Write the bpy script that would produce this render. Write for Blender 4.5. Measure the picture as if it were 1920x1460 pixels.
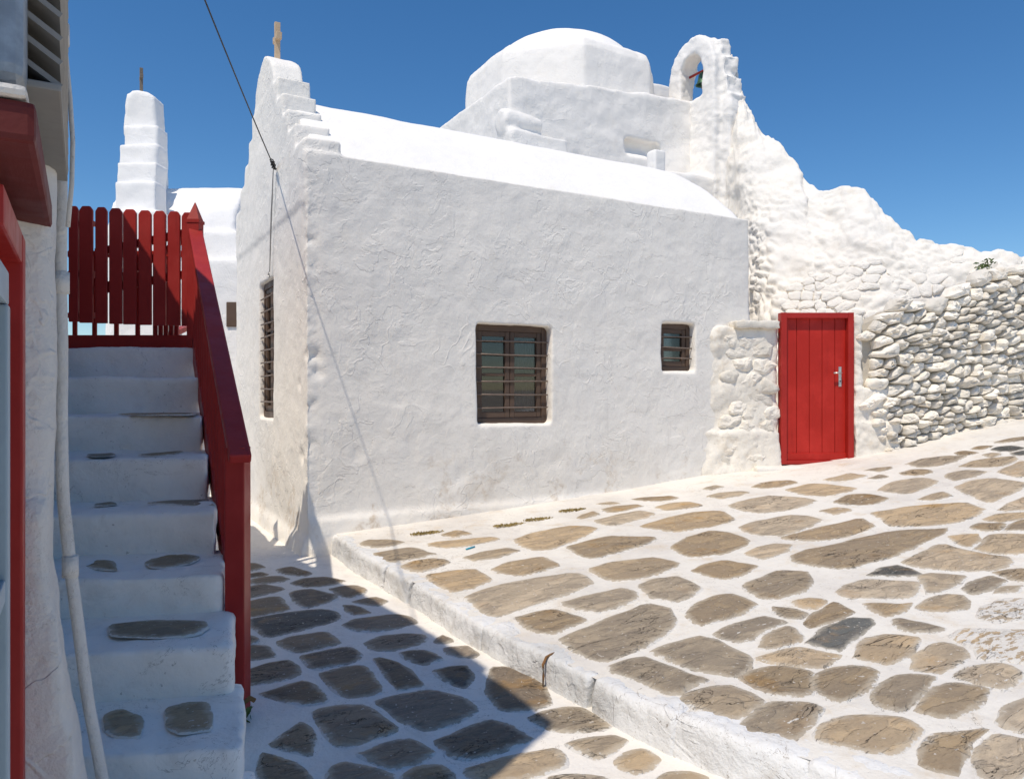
import bpy, bmesh, math, random
import numpy as np
from mathutils import Vector, Matrix, noise

random.seed(7); np.random.seed(7)
for o in list(bpy.data.objects): bpy.data.objects.remove(o)
scene = bpy.context.scene
COL = scene.collection

# ------------------------------------------------------------------ camera
# World frame: origin at the foot of the chapel's near corner, +x along its long
# wall, +y away down the alley, z up (0 = lower alley paving). Metres.
F_PX, CX, CY = 1410.0, 960.0, 730.0
ANG = math.radians(29.74); CA, SA = math.cos(ANG), math.sin(ANG)
EYE = Vector((CA*1.79 + SA*-6.55, -SA*1.79 + CA*-6.55, 1.45))
cam = bpy.data.cameras.new('camera'); cam_o = bpy.data.objects.new('camera', cam); COL.objects.link(cam_o)
cam_o.location = EYE; cam_o.rotation_euler = (math.pi/2, 0, -ANG)
cam.sensor_width = 36; cam.lens = 36*F_PX/1920; cam.clip_start = 0.02; cam.clip_end = 3000
scene.camera = cam_o

# ------------------------------------------------------------------ sky, sun, exposure
SUN = Vector((-0.40, -0.25, 0.90)).normalized()
world = bpy.data.worlds.new('World'); scene.world = world; world.use_nodes = True
wn = world.node_tree.nodes; wl = world.node_tree.links
sky = wn.new('ShaderNodeTexSky'); sky.sky_type = 'NISHITA'; sky.sun_disc = False
sky.sun_elevation = math.asin(SUN.z); sky.sun_rotation = math.atan2(SUN.x, SUN.y)
sky.altitude = 0; sky.air_density = 1.0; sky.dust_density = 0.0; sky.ozone_density = 5.0
bg = wn['Background']; bg.inputs['Strength'].default_value = 0.104
hs = wn.new('ShaderNodeHueSaturation'); hs.inputs['Saturation'].default_value = 1.22   # the clear deep blue of the photograph, over the whole sky
wl.new(sky.outputs['Color'], hs.inputs['Color']); wl.new(hs.outputs['Color'], bg.inputs['Color'])
scene.cycles.max_bounces = 12; scene.cycles.diffuse_bounces = 7
sl = bpy.data.lights.new('sun', 'SUN'); sl.energy = 3.2; sl.angle = math.radians(0.53); sl.color = (1.0, 0.895, 0.75)
so = bpy.data.objects.new('sun', sl); COL.objects.link(so); so.location = (-6, -8, 20)
so.rotation_euler = SUN.to_track_quat('Z', 'Y').to_euler()
scene.view_settings.view_transform = 'Standard'; scene.view_settings.look = 'None'
scene.view_settings.exposure = 0.23; scene.view_settings.gamma = 1.0
scene.view_settings.use_curve_mapping = False

# ------------------------------------------------------------------ measuring helpers
def ray(px, py):
    X = (px-CX)/F_PX; Z = -(py-CY)/F_PX
    return Vector((CA*X + SA, -SA*X + CA, Z))
def at(px, py, d): return EYE + ray(px, py)*d
def on_z(px, py, z):
    r = ray(px, py); return EYE + r*((z-EYE.z)/r.z)
def on_x(px, py, x):
    r = ray(px, py); return EYE + r*((x-EYE.x)/r.x)
def on_y(px, py, y):
    r = ray(px, py); return EYE + r*((y-EYE.y)/r.y)
CAMROT = Matrix.Rotation(-ANG, 4, 'Z')

# ------------------------------------------------------------------ object helpers
WLOC = {}
def link(name, me, parent=None, loc=None, mat=None, smooth=None):
    o = bpy.data.objects.new(name, me); COL.objects.link(o)
    L = Vector(loc) if loc is not None else Vector((0, 0, 0))
    o.location = L; WLOC[o.name] = L
    if parent is not None:
        o.parent = parent; o.matrix_parent_inverse = Matrix.Translation(-WLOC[parent.name])
    if me is not None and mat is not None and len(me.materials) == 0: me.materials.append(mat)
    if smooth is not None and me is not None:
        me.polygons.foreach_set('use_smooth', [smooth]*len(me.polygons))
    return o
def rebase(me):
    n = len(me.vertices)
    if n == 0: return Vector((0, 0, 0))
    a = np.empty(n*3, dtype=np.float32); me.vertices.foreach_get('co', a); a = a.reshape(-1, 3)
    c = Vector((float((a[:,0].min()+a[:,0].max())/2), float((a[:,1].min()+a[:,1].max())/2), float(a[:,2].min())))
    me.vertices.foreach_set('co', (a - np.array(c, dtype=np.float32)).ravel()); me.update()
    return c
def mesh_obj(name, bm, mat, parent=None, smooth=False):
    me = bpy.data.meshes.new(name)
    if isinstance(bm, tuple): me.from_pydata([tuple(v) for v in bm[0]], [], bm[1])
    else: bm.to_mesh(me); bm.free()
    return link(name, me, parent, rebase(me), mat, smooth)
def thing(name, label, cat, loc=(0, 0, 0), group=None):
    o = link(name, None, None, loc); o.empty_display_size = 0.2
    return tag(o, label, cat, group)
def tag(o, label=None, cat=None, group=None, kind=None):
    if label: o['label'] = label
    if cat: o['category'] = cat
    if group: o['group'] = group
    if kind: o['kind'] = kind
    return o

def box(bm, x0, x1, y0, y1, z0, z1, M=None):
    r = bmesh.ops.create_cube(bm, size=1)
    v = r['verts']
    bmesh.ops.scale(bm, vec=(x1-x0, y1-y0, z1-z0), verts=v)
    bmesh.ops.translate(bm, vec=((x0+x1)/2, (y0+y1)/2, (z0+z1)/2), verts=v)
    if M is not None: bmesh.ops.transform(bm, matrix=M, verts=v)
    return v
def prism(bm, poly, axis, lo, hi, M=None):
    """poly: 2D points; axis 'x' -> (y,z), 'y' -> (x,z), 'z' -> (x,y)"""
    def p3(a, b, c):
        return {'x': (c, a, b), 'y': (a, c, b), 'z': (a, b, c)}[axis]
    A = [bm.verts.new(p3(a, b, lo)) for a, b in poly]; B = [bm.verts.new(p3(a, b, hi)) for a, b in poly]
    n = len(poly)
    bm.faces.new(A); bm.faces.new(B[::-1])
    for i in range(n): bm.faces.new((A[i], B[i], B[(i+1) % n], A[(i+1) % n]))
    if M is not None: bmesh.ops.transform(bm, matrix=M, verts=A+B)
    bmesh.ops.recalc_face_normals(bm, faces=bm.faces[:])
    return A+B
def beam(bm, p, q, w, h, up=Vector((0, 0, 1))):
    """box from p to q, width w sideways, height h along up"""
    p = Vector(p); q = Vector(q); d = q-p; L = d.length; d.normalize()
    s = d.cross(up).normalized(); u = s.cross(d).normalized()
    M = Matrix.Translation((p+q)/2) @ Matrix((s, d, u)).transposed().to_4x4()
    return box(bm, -w/2, w/2, -L/2, L/2, -h/2, h/2, M)
def tube_mesh(pts, r, n=8, closed_caps=True):
    pts = [Vector(p) for p in pts]; V = []; Fc = []
    rad = r if isinstance(r, (list, tuple)) else [r]*len(pts)
    ref = Vector((0.31, 0.17, 0.93)).normalized()
    for i, p in enumerate(pts):
        t = (pts[min(i+1, len(pts)-1)] - pts[max(i-1, 0)]).normalized()
        s = t.cross(ref)
        if s.length < 1e-3: s = t.cross(Vector((1, 0, 0)))
        s.normalize(); u = t.cross(s)
        for k in range(n):
            a = 2*math.pi*k/n; V.append(p + (s*math.cos(a)+u*math.sin(a))*rad[i])
    for i in range(len(pts)-1):
        for k in range(n):
            Fc.append((i*n+k, i*n+(k+1) % n, (i+1)*n+(k+1) % n, (i+1)*n+k))
    if closed_caps:
        Fc.append(tuple(range(n))[::-1]); Fc.append(tuple(range((len(pts)-1)*n, len(pts)*n)))
    return (V, Fc)
def bevel(bm, w, seg=2):
    bmesh.ops.bevel(bm, geom=bm.edges[:], offset=w, segments=seg, profile=0.6, affect='EDGES', clamp_overlap=True)
    return bm

def displace(me, fn):
    n = len(me.vertices)
    co = np.empty(n*3, dtype=np.float32); me.vertices.foreach_get('co', co)
    no = np.empty(n*3, dtype=np.float32); me.vertices.foreach_get('normal', no)
    co = co.reshape(-1, 3); no = no.reshape(-1, 3)
    d = np.array([fn(Vector(c.tolist())) for c in co], dtype=np.float32)
    me.vertices.foreach_set('co', (co + no*d[:, None]).ravel()); me.update()
def blob(name, build, mat, parent=None, voxel=0.03, cut=None, disp=None, smooth_it=4, disp_post=None):
    """soft whitewashed masonry: union of closed solids, voxel-remeshed and roughened"""
    bm = bmesh.new(); build(bm)
    me = bpy.data.meshes.new('tmp'); bm.to_mesh(me); bm.free()
    o = bpy.data.objects.new('tmp', me); COL.objects.link(o); tmp = [o]
    if cut:
        for c in cut:
            b2 = bmesh.new(); c(b2); m2 = bpy.data.meshes.new('tmpc'); b2.to_mesh(m2); b2.free()
            oc = bpy.data.objects.new('tmpc', m2); COL.objects.link(oc); tmp.append(oc); oc.hide_render = True
            md = o.modifiers.new('b', 'BOOLEAN'); md.operation = 'DIFFERENCE'; md.object = oc; md.solver = 'EXACT'; md.use_self = True
    md = o.modifiers.new('r', 'REMESH'); md.mode = 'VOXEL'; md.voxel_size = voxel
    md = o.modifiers.new('s', 'SMOOTH'); md.factor = 0.5; md.iterations = smooth_it
    dg = bpy.context.evaluated_depsgraph_get()
    res = bpy.data.meshes.new_from_object(o.evaluated_get(dg)); res.name = name
    for t in tmp:
        m = t.data; bpy.data.objects.remove(t); bpy.data.meshes.remove(m)
    res.materials.clear()
    if disp: displace(res, disp)
    L = rebase(res)
    return link(name, res, parent, L, mat, True)

def fbm(p, s, o=4, seed=0.0):
    return noise.fractal(p*s + Vector((seed, seed*1.7, -seed)), 0.9, 2.1, o)
def rough(a_big=0.012, s_big=1.6, a_small=0.004, s_small=9.0, seed=0.0):
    def f(p): return a_big*fbm(p, s_big, 3, seed) + a_small*fbm(p, s_small, 3, seed+5)
    return f

# ------------------------------------------------------------------ materials
def new_mat(name):
    m = bpy.data.materials.new(name); m.use_nodes = True
    nt = m.node_tree; b = nt.nodes['Principled BSDF']
    return m, nt, b
def N(nt, t, **kw):
    n = nt.nodes.new(t)
    for k, v in kw.items():
        if k in n.inputs: n.inputs[k].default_value = v
        else: setattr(n, k, v)
    return n
def noise_n(nt, vec, scale, detail=6, rough_=0.6, dist=0.0):
    n = N(nt, 'ShaderNodeTexNoise'); n.inputs['Scale'].default_value = scale; n.inputs['Detail'].default_value = detail
    n.inputs['Roughness'].default_value = rough_; n.inputs['Distortion'].default_value = dist
    nt.links.new(vec, n.inputs['Vector']); return n.outputs['Fac']
def ramp(nt, fac, a, b, lo=0.0, hi=1.0):
    n = N(nt, 'ShaderNodeMapRange'); n.inputs['From Min'].default_value = a; n.inputs['From Max'].default_value = b
    n.inputs['To Min'].default_value = lo; n.inputs['To Max'].default_value = hi; n.clamp = True
    n.interpolation_type = 'SMOOTHSTEP'
    nt.links.new(fac, n.inputs['Value']); return n.outputs['Result']
def math_n(nt, op, a, b=None):
    n = N(nt, 'ShaderNodeMath', operation=op)
    for i, v in enumerate((a, b)):
        if v is None: continue
        if isinstance(v, (int, float)): n.inputs[i].default_value = v
        else: nt.links.new(v, n.inputs[i])
    return n.outputs[0]
def mix_c(nt, fac, a, b):
    n = N(nt, 'ShaderNodeMix', data_type='RGBA')
    for i, v in ((0, fac), (6, a), (7, b)):
        if isinstance(v, (int, float)): n.inputs[i].default_value = v
        elif isinstance(v, tuple): n.inputs[i].default_value = v if len(v) == 4 else v+(1,)
        else: nt.links.new(v, n.inputs[i])
    return n.outputs[2]
def bump_n(nt, h, dist, strength=1.0, prev=None):
    n = N(nt, 'ShaderNodeBump'); n.inputs['Strength'].default_value = strength; n.inputs['Distance'].default_value = dist
    nt.links.new(h, n.inputs['Height'])
    if prev is not None: nt.links.new(prev, n.inputs['Normal'])
    return n.outputs['Normal']
def world_pos(nt):
    return N(nt, 'ShaderNodeNewGeometry').outputs['Position']
def sep_z(nt, vec):
    n = N(nt, 'ShaderNodeSeparateXYZ'); nt.links.new(vec, n.inputs[0]); return n.outputs[2]

def plaster(name, base=(0.885, 0.85, 0.785), warm=(0.80, 0.74, 0.64), grey=(0.78, 0.76, 0.72), lines=1.0, stain=0.0, grain=1.0, wave=1.0, mott=0.45, streak=0.0, grime=0.0, rndv=False):
    m, nt, b = new_mat(name); L = nt.links; P = world_pos(nt)
    mot = ramp(nt, noise_n(nt, P, 1.1, 5, 0.65), 0.42, 0.72)
    mot2 = ramp(nt, noise_n(nt, P, 4.5, 5, 0.7), 0.5, 0.78)
    c = mix_c(nt, math_n(nt, 'MULTIPLY', mot, mott), base+(1,), grey+(1,))
    c = mix_c(nt, math_n(nt, 'MULTIPLY', mot2, mott*0.8), c, warm+(1,))
    if stain:
        z = sep_z(nt, P)
        low = ramp(nt, z, 0.15, 1.25, 1.0, 0.0)
        blot = ramp(nt, noise_n(nt, P, 2.6, 6, 0.62, 0.6), 0.52, 0.62)
        fine = ramp(nt, noise_n(nt, P, 14.0, 5, 0.7), 0.35, 0.75)
        f = math_n(nt, 'MULTIPLY', math_n(nt, 'MULTIPLY', blot, low), fine)
        c = mix_c(nt, math_n(nt, 'MULTIPLY', f, stain), c, (0.56, 0.45, 0.33, 1))
        f2 = math_n(nt, 'MULTIPLY', ramp(nt, noise_n(nt, P, 0.9, 5, 0.6), 0.40, 0.65), ramp(nt, z, 0.1, 1.6, 1.0, 0.0))
        c = mix_c(nt, math_n(nt, 'MULTIPLY', f2, 0.35*stain), c, (0.70, 0.64, 0.55, 1))
    if streak:
        mp = N(nt, 'ShaderNodeMapping'); mp.inputs['Scale'].default_value = (7, 7, 0.35); L.new(P, mp.inputs['Vector'])
        st = ramp(nt, noise_n(nt, mp.outputs[0], 2.0, 4, 0.6), 0.58, 0.80)
        c = mix_c(nt, math_n(nt, 'MULTIPLY', st, streak), c, (0.60, 0.57, 0.52, 1))
    if grime:
        g1 = ramp(nt, noise_n(nt, P, 6.5, 6, 0.75, 0.8), 0.52, 0.74)
        c = mix_c(nt, math_n(nt, 'MULTIPLY', g1, 0.45*grime), c, (0.50, 0.46, 0.40, 1))
        g2 = math_n(nt, 'MULTIPLY', ramp(nt, noise_n(nt, P, 38.0, 4, 0.6), 0.64, 0.70), ramp(nt, noise_n(nt, P, 3.0, 3, 0.6), 0.45, 0.62))
        c = mix_c(nt, math_n(nt, 'MULTIPLY', g2, 0.75*grime), c, (0.24, 0.20, 0.16, 1))
        hl = noise_n(nt, P, 2.8, 6, 0.66, 1.0)
        g3 = math_n(nt, 'MULTIPLY', ramp(nt, math_n(nt, 'ABSOLUTE', math_n(nt, 'SUBTRACT', hl, 0.5)), 0.0, 0.0045, 1.0, 0.0), ramp(nt, noise_n(nt, P, 1.7, 2, 0.5), 0.50, 0.58))
        c = mix_c(nt, math_n(nt, 'MULTIPLY', g3, 0.8*grime), c, (0.22, 0.18, 0.14, 1))
    if rndv:
        hsv = N(nt, 'ShaderNodeHueSaturation'); oi = N(nt, 'ShaderNodeObjectInfo'); L.new(c, hsv.inputs['Color'])
        L.new(ramp(nt, oi.outputs['Random'], 0.0, 1.0, 0.86, 1.12), hsv.inputs['Value']); c = hsv.outputs['Color']
    L.new(c, b.inputs['Base Color']); b.inputs['Roughness'].default_value = 0.92
    b.inputs['Specular IOR Level'].default_value = 0.2
    big = noise_n(nt, P, 3.2, 4, 0.6, 0.3)
    nrm = bump_n(nt, big, 0.018*wave, 0.8)
    mid = noise_n(nt, P, 15.0, 4, 0.68)
    nrm = bump_n(nt, mid, 0.0062*grain, 0.85, nrm)
    if lines:
        n0 = noise_n(nt, P, 1.9, 3, 0.5, 0.35)
        a = math_n(nt, 'ABSOLUTE', math_n(nt, 'SUBTRACT', n0, 0.5))
        ln = ramp(nt, a, 0.0, 0.014, 1.0, 0.0)
        msk = ramp(nt, noise_n(nt, P, 1.4, 3, 0.5), 0.47, 0.60)
        nrm = bump_n(nt, math_n(nt, 'MULTIPLY', ln, msk), 0.007*lines, 0.9, nrm)
        n1 = noise_n(nt, P, 3.1, 4, 0.6, 0.5)
        st = ramp(nt, n1, 0.505, 0.525)
        nrm = bump_n(nt, math_n(nt, 'MULTIPLY', st, ramp(nt, noise_n(nt, P, 1.0, 2, 0.5), 0.42, 0.58)), 0.0034*min(1.0, lines*2.4), 0.9, nrm)
    fine = noise_n(nt, P, 70.0, 3, 0.6)
    nrm = bump_n(nt, fine, 0.0018*grain, 0.8, nrm)
    L.new(nrm, b.inputs['Normal'])
    return m
def paint(name, col, rough_=0.45, grain=(3, 3, 40), wear=0.25, bumpd=0.0012):
    m, nt, b = new_mat(name); L = nt.links; P = world_pos(nt)
    mp = N(nt, 'ShaderNodeMapping'); mp.inputs['Scale'].default_value = grain; L.new(P, mp.inputs['Vector'])
    g = noise_n(nt, mp.outputs[0], 1.0, 5, 0.6)
    w = ramp(nt, noise_n(nt, P, 2.3, 6, 0.65), 0.4, 0.75)
    c = mix_c(nt, math_n(nt, 'MULTIPLY', w, wear), tuple(col)+(1,), tuple(min(1, x*1.5+0.015) for x in col)+(1,))
    d = ramp(nt, g, 0.55, 0.8)
    c = mix_c(nt, math_n(nt, 'MULTIPLY', d, wear), c, tuple(x*0.55 for x in col)+(1,))
    L.new(c, b.inputs['Base Color']); b.inputs['Specular IOR Level'].default_value = 0.28
    L.new(ramp(nt, noise_n(nt, P, 6, 4, 0.6), 0.3, 0.7, rough_-0.08, rough_+0.15), b.inputs['Roughness'])
    L.new(bump_n(nt, g, bumpd, 0.7), b.inputs['Normal'])
    return m
def plain(name, col, rough_=0.6, metal=0.0):
    m, nt, b = new_mat(name); P = world_pos(nt)
    f = ramp(nt, noise_n(nt, P, 30, 5, 0.6), 0.3, 0.75)
    c = mix_c(nt, f, tuple(x*0.8 for x in col)+(1,), tuple(min(1, x*1.15) for x in col)+(1,))
    nt.links.new(c, b.inputs['Base Color']); b.inputs['Roughness'].default_value = rough_; b.inputs['Metallic'].default_value = metal
    nt.links.new(bump_n(nt, noise_n(nt, P, 60, 4, 0.6), 0.001, 0.6), b.inputs['Normal'])
    return m
def paving(name, c1, c2, c3, painted=True):
    m, nt, b = new_mat(name); L = nt.links; P = world_pos(nt)
    oi = N(nt, 'ShaderNodeObjectInfo'); rnd = oi.outputs['Random']
    off = N(nt, 'ShaderNodeVectorMath', operation='ADD'); L.new(P, off.inputs[0])
    cmb = N(nt, 'ShaderNodeCombineXYZ')
    for i, k in enumerate((13.0, 29.0, 7.0)): L.new(math_n(nt, 'MULTIPLY', rnd, k), cmb.inputs[i])
    L.new(cmb.outputs[0], off.inputs[1]); Q = off.outputs[0]
    mp = N(nt, 'ShaderNodeMapping'); mp.inputs['Scale'].default_value = (1, 2.6, 1); mp.inputs['Rotation'].default_value = (0, 0, 0.5); L.new(Q, mp.inputs['Vector'])
    a = ramp(nt, noise_n(nt, mp.outputs[0], 5.0, 7, 0.65, 0.4), 0.34, 0.68)
    c = mix_c(nt, a, c1, c2)
    c = mix_c(nt, math_n(nt, 'MULTIPLY', ramp(nt, rnd, 0.0, 1.0), 0.75), c, c3)
    och = ramp(nt, noise_n(nt, Q, 3.3, 5, 0.6), 0.56, 0.70)
    c = mix_c(nt, math_n(nt, 'MULTIPLY', och, 0.55), c, (0.44, 0.28, 0.13, 1))
    hsv = N(nt, 'ShaderNodeHueSaturation'); L.new(c, hsv.inputs['Color'])
    r2 = N(nt, 'ShaderNodeTexWhiteNoise', noise_dimensions='1D'); L.new(rnd, r2.inputs['W'])
    L.new(ramp(nt, r2.outputs['Value'], 0.0, 1.0, 0.74, 1.22), hsv.inputs['Value']); L.new(ramp(nt, rnd, 0.0, 1.0, 0.80, 1.25), hsv.inputs['Saturation']); c = hsv.outputs['Color']
    dk = ramp(nt, noise_n(nt, Q, 11.0, 6, 0.7), 0.55, 0.75)
    c = mix_c(nt, math_n(nt, 'MULTIPLY', dk, 0.55), c, (0.10, 0.085, 0.065, 1))
    sp = noise_n(nt, mp.outputs[0], 34.0, 6, 0.75)
    c = mix_c(nt, ramp(nt, sp, 0.52, 0.72, 0.0, 0.5), c, (0.13, 0.105, 0.08, 1)); c = mix_c(nt, ramp(nt, sp, 0.46, 0.28, 0.0, 0.5), c, (0.56, 0.46, 0.33, 1))
    lay_ = ramp(nt, noise_n(nt, mp.outputs[0], 2.6, 4, 0.6, 1.2), 0.47, 0.53)
    c = mix_c(nt, math_n(nt, 'MULTIPLY', lay_, 0.28), c, (0.20, 0.17, 0.14, 1))
    # splits in the slate
    cn = noise_n(nt, mp.outputs[0], 2.2, 5, 0.62, 0.8)
    cr = ramp(nt, math_n(nt, 'ABSOLUTE', math_n(nt, 'SUBTRACT', cn, 0.5)), 0.0, 0.008, 1.0, 0.0)
    cr = math_n(nt, 'MULTIPLY', cr, ramp(nt, noise_n(nt, Q, 2.0, 2, 0.5), 0.50, 0.60))
    c = mix_c(nt, math_n(nt, 'MULTIPLY', cr, 0.85), c, (0.04, 0.033, 0.027, 1))
    # flecks of old limewash, and limewash lapping over the ragged rim
    fl = ramp(nt, noise_n(nt, Q, 46.0, 3, 0.5), 0.675, 0.70)
    c = mix_c(nt, math_n(nt, 'MULTIPLY', fl, 0.75), c, (0.66, 0.62, 0.56, 1))
    if painted:
        at_ = N(nt, 'ShaderNodeAttribute'); at_.attribute_name = 'edge'
        e = math_n(nt, 'ADD', at_.outputs['Fac'], math_n(nt, 'MULTIPLY', math_n(nt, 'SUBTRACT', noise_n(nt, P, 24.0, 6, 0.7), 0.5), 0.95))
        e = math_n(nt, 'ADD', e, math_n(nt, 'MULTIPLY', math_n(nt, 'SUBTRACT', noise_n(nt, P, 5.0, 2, 0.5), 0.5), 0.55))
        thin = ramp(nt, e, 0.30, 0.75, 0.5, 0.0)
        c = mix_c(nt, thin, c, (0.62, 0.56, 0.46, 1))
        wm = ramp(nt, e, 0.14, 0.26, 1.0, 0.0)
        at2 = N(nt, 'ShaderNodeAttribute'); at2.attribute_name = 'lime'
        thr = math_n(nt, 'SUBTRACT', 0.86, math_n(nt, 'MULTIPLY', at2.outputs['Fac'], 0.40))
        dif = math_n(nt, 'SUBTRACT', noise_n(nt, mp.outputs[0], 13.0, 5, 0.62), thr)
        wm = math_n(nt, 'MAXIMUM', wm, ramp(nt, dif, 0.0, 0.03))
        c = mix_c(nt, math_n(nt, 'MULTIPLY', wm, 0.95), c, (0.76, 0.73, 0.675, 1))
    L.new(c, b.inputs['Base Color']); b.inputs['Roughness'].default_value = 0.85; b.inputs['Specular IOR Level'].default_value = 0.25
    nrm = bump_n(nt, noise_n(nt, mp.outputs[0], 7.0, 8, 0.72), 0.022, 0.9)
    nrm = bump_n(nt, math_n(nt, 'MULTIPLY', cr, -1.0), 0.010, 1.0, nrm); nrm = bump_n(nt, lay_, 0.006, 0.9, nrm)
    L.new(nrm, b.inputs['Normal'])
    return m
def glass(name, tint=(0.66, 0.66, 0.66)):
    m, nt, b = new_mat(name); L = nt.links
    nt.nodes.remove(b)
    g = N(nt, 'ShaderNodeBsdfGlossy'); g.inputs['Roughness'].default_value = 0.03
    t = N(nt, 'ShaderNodeBsdfTransparent'); t.inputs['Color'].default_value = tint+(1,)
    fr = N(nt, 'ShaderNodeFresnel'); fr.inputs['IOR'].default_value = 1.5
    mx = N(nt, 'ShaderNodeMixShader'); L.new(math_n(nt, 'ADD', fr.outputs[0], 0.04), mx.inputs[0])
    L.new(t.outputs[0], mx.inputs[1]); L.new(g.outputs[0], mx.inputs[2])
    L.new(mx.outputs[0], nt.nodes['Material Output'].inputs['Surface'])
    return m

M_WALL = plaster('limewash_wall', stain=1.0, lines=0.38, streak=0.30, grime=0.30)
M_ROOF = plaster('limewash_roof', base=(0.89, 0.87, 0.835), lines=0.15, wave=0.6, mott=0.35, grime=0.12)
M_TOWER = plaster('limewash_tower', base=(0.88, 0.855, 0.815), lines=0.35, wave=0.9, mott=0.35, streak=0.18, grime=0.15)
M_RUBBLE = plaster('limewash_rubble', base=(0.85, 0.81, 0.74), warm=(0.70, 0.62, 0.51), lines=0.2, grain=1.6, mott=0.7, grime=0.3)
M_STONE = plaster('limewashed_stone', base=(0.82, 0.775, 0.69), warm=(0.60, 0.50, 0.37), grey=(0.64, 0.60, 0.53), lines=0.0, grain=1.8, wave=1.4, mott=0.8, grime=0.45, rndv=True)
M_CORE = plaster('wall_core_earth', base=(0.52, 0.47, 0.39), warm=(0.36, 0.30, 0.22), grey=(0.40, 0.37, 0.32), lines=0.0, grain=2.0)
M_STREET = plaster('limewash_paving_joint', base=(0.82, 0.78, 0.715), warm=(0.68, 0.61, 0.52), grey=(0.66, 0.645, 0.62), lines=0.12, grain=1.5, wave=0.5, mott=0.7, grime=0.75)
M_UPPER = plaster('limewash_upper_joint', base=(0.76, 0.73, 0.67), warm=(0.62, 0.52, 0.39), grey=(0.62, 0.59, 0.55), lines=0.12, grain=1.6, wave=0.5, mott=0.95, grime=0.8)
M_KERB = plaster('limewash_kerb', base=(0.76, 0.76, 0.75), warm=(0.52, 0.48, 0.42), grey=(0.56, 0.57, 0.57), lines=0.5, grain=2.4, mott=0.8, grime=1.0)
M_STEP = plaster('limewash_step', base=(0.87, 0.83, 0.77), warm=(0.68, 0.63, 0.58), lines=0.15, wave=0.7, mott=0.6, grime=0.7)
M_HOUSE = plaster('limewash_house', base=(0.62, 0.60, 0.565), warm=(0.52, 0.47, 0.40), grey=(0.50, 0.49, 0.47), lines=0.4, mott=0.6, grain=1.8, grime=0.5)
M_CHAPEL = plaster('limewash_far_chapel', base=(0.87, 0.86, 0.84), lines=0.2, wave=0.6, mott=0.25)
M_RED = paint('red_door_paint', (0.42, 0.018, 0.010), 0.42, (14, 14, 1.6), 0.55)
M_REDF = paint('red_frame_paint', (0.36, 0.020, 0.014), 0.42, (14, 14, 1.6), 0.45)
M_DRED = paint('dark_red_rail_paint', (0.32, 0.022, 0.018), 0.42, (20, 20, 2.0), 0.45)
M_CANOPY = paint('red_canopy_paint', (0.11, 0.016, 0.013), 0.6, (20, 3, 20), 0.5, 0.004)
M_BROWN = paint('dark_brown_frame_paint', (0.105, 0.068, 0.048), 0.5, (14, 14, 2), 0.4)
M_BLUE = paint('pale_blue_frame_paint', (0.30, 0.37, 0.42), 0.5, (12, 12, 2), 0.3)
M_GREYW = paint('grey_shutter_paint', (0.25, 0.24, 0.22), 0.6, (12, 12, 2), 0.4)
M_IRON = plain('painted_iron', (0.20, 0.15, 0.12), 0.55, 0.2)
M_STEEL = plain('handle_steel', (0.62, 0.60, 0.56), 0.35, 0.8)
M_ZINC = plain('grey_zinc', (0.30, 0.34, 0.38), 0.5, 0.3)
M_BLACK = plain('black_cable', (0.012, 0.012, 0.013), 0.5)
M_WIRE = plain('pale_wire', (0.30, 0.29, 0.27), 0.5)
M_WOOD = paint('pale_bare_wood', (0.56, 0.42, 0.28), 0.7, (20, 20, 3), 0.5)
M_OLDWOOD = paint('weathered_wood', (0.18, 0.15, 0.12), 0.8, (20, 20, 3), 0.5)
M_BELL = plain('green_bronze', (0.05, 0.12, 0.07), 0.5, 0.5)
M_CURT = plain('curtain_cloth', (0.22, 0.22, 0.225), 0.9)
M_DARK = plain('dark_room', (0.035, 0.033, 0.03), 0.9)
M_GLASS = glass('window_glass'); M_GLASSG = glass('greenish_glass', (0.55, 0.72, 0.66))
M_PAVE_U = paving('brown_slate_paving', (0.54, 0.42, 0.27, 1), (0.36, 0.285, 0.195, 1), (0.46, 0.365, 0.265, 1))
M_PAVE_L = paving('shaded_slate_paving', (0.32, 0.255, 0.185, 1), (0.20, 0.165, 0.13, 1), (0.26, 0.21, 0.16, 1))  # same slate as the brown one, with the alley's shade put into the colour
M_PAVE_G = paving('grey_green_slate', (0.10, 0.105, 0.098, 1), (0.15, 0.155, 0.145, 1), (0.12, 0.12, 0.115, 1))
M_STRAWGRASS = plain('dry_grass', (0.34, 0.25, 0.09), 0.9)
M_LEAF = plain('weed_leaf', (0.09, 0.14, 0.03), 0.7)
M_RUST = plain('rust_brown_root', (0.22, 0.11, 0.04), 0.95)
M_STRAWBLUE = plain('blue_plastic', (0.02, 0.36, 0.50), 0.35)
# ================================================================== GROUND AND STREETS
_ctrl = []
def _c(px, py, d): _ctrl.append(at(px, py, d))
for x_, y_, z_ in ((0.1, -0.02, .165), (5.4, -0.05, .47), (.266, -3.2, .135), (.32, -4.85, .14), (.2, -1.6, .14),
                   (3.0, -5.0, .34), (6.0, -4.2, .78), (9.5, -5.0, 1.35), (2.6, -2.6, .285), (1.2, -6.5, .16), (4.0, -7.5, .5), (5.0, -2.2, .50)):
    _ctrl.append(Vector((x_, y_, z_)))
for a_ in ((1352, 884, 9.0), (1470, 872, 9.0), (1600, 858, 9.0), (1700, 832, 9.1), (1800, 808, 9.2), (1920, 780, 9.5), (2080, 748, 9.9)): _c(*a_)
_K = np.array([(c.x, c.y) for c in _ctrl]); _Z = np.array([c.z for c in _ctrl])
def _U(r): return np.where(r > 1e-9, r*r*np.log(np.maximum(r, 1e-9)), 0.0)
_n = len(_K); _A = np.zeros((_n+3, _n+3))
_A[:_n, :_n] = _U(np.linalg.norm(_K[:, None]-_K[None], axis=2)) + np.eye(_n)*0.35
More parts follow.
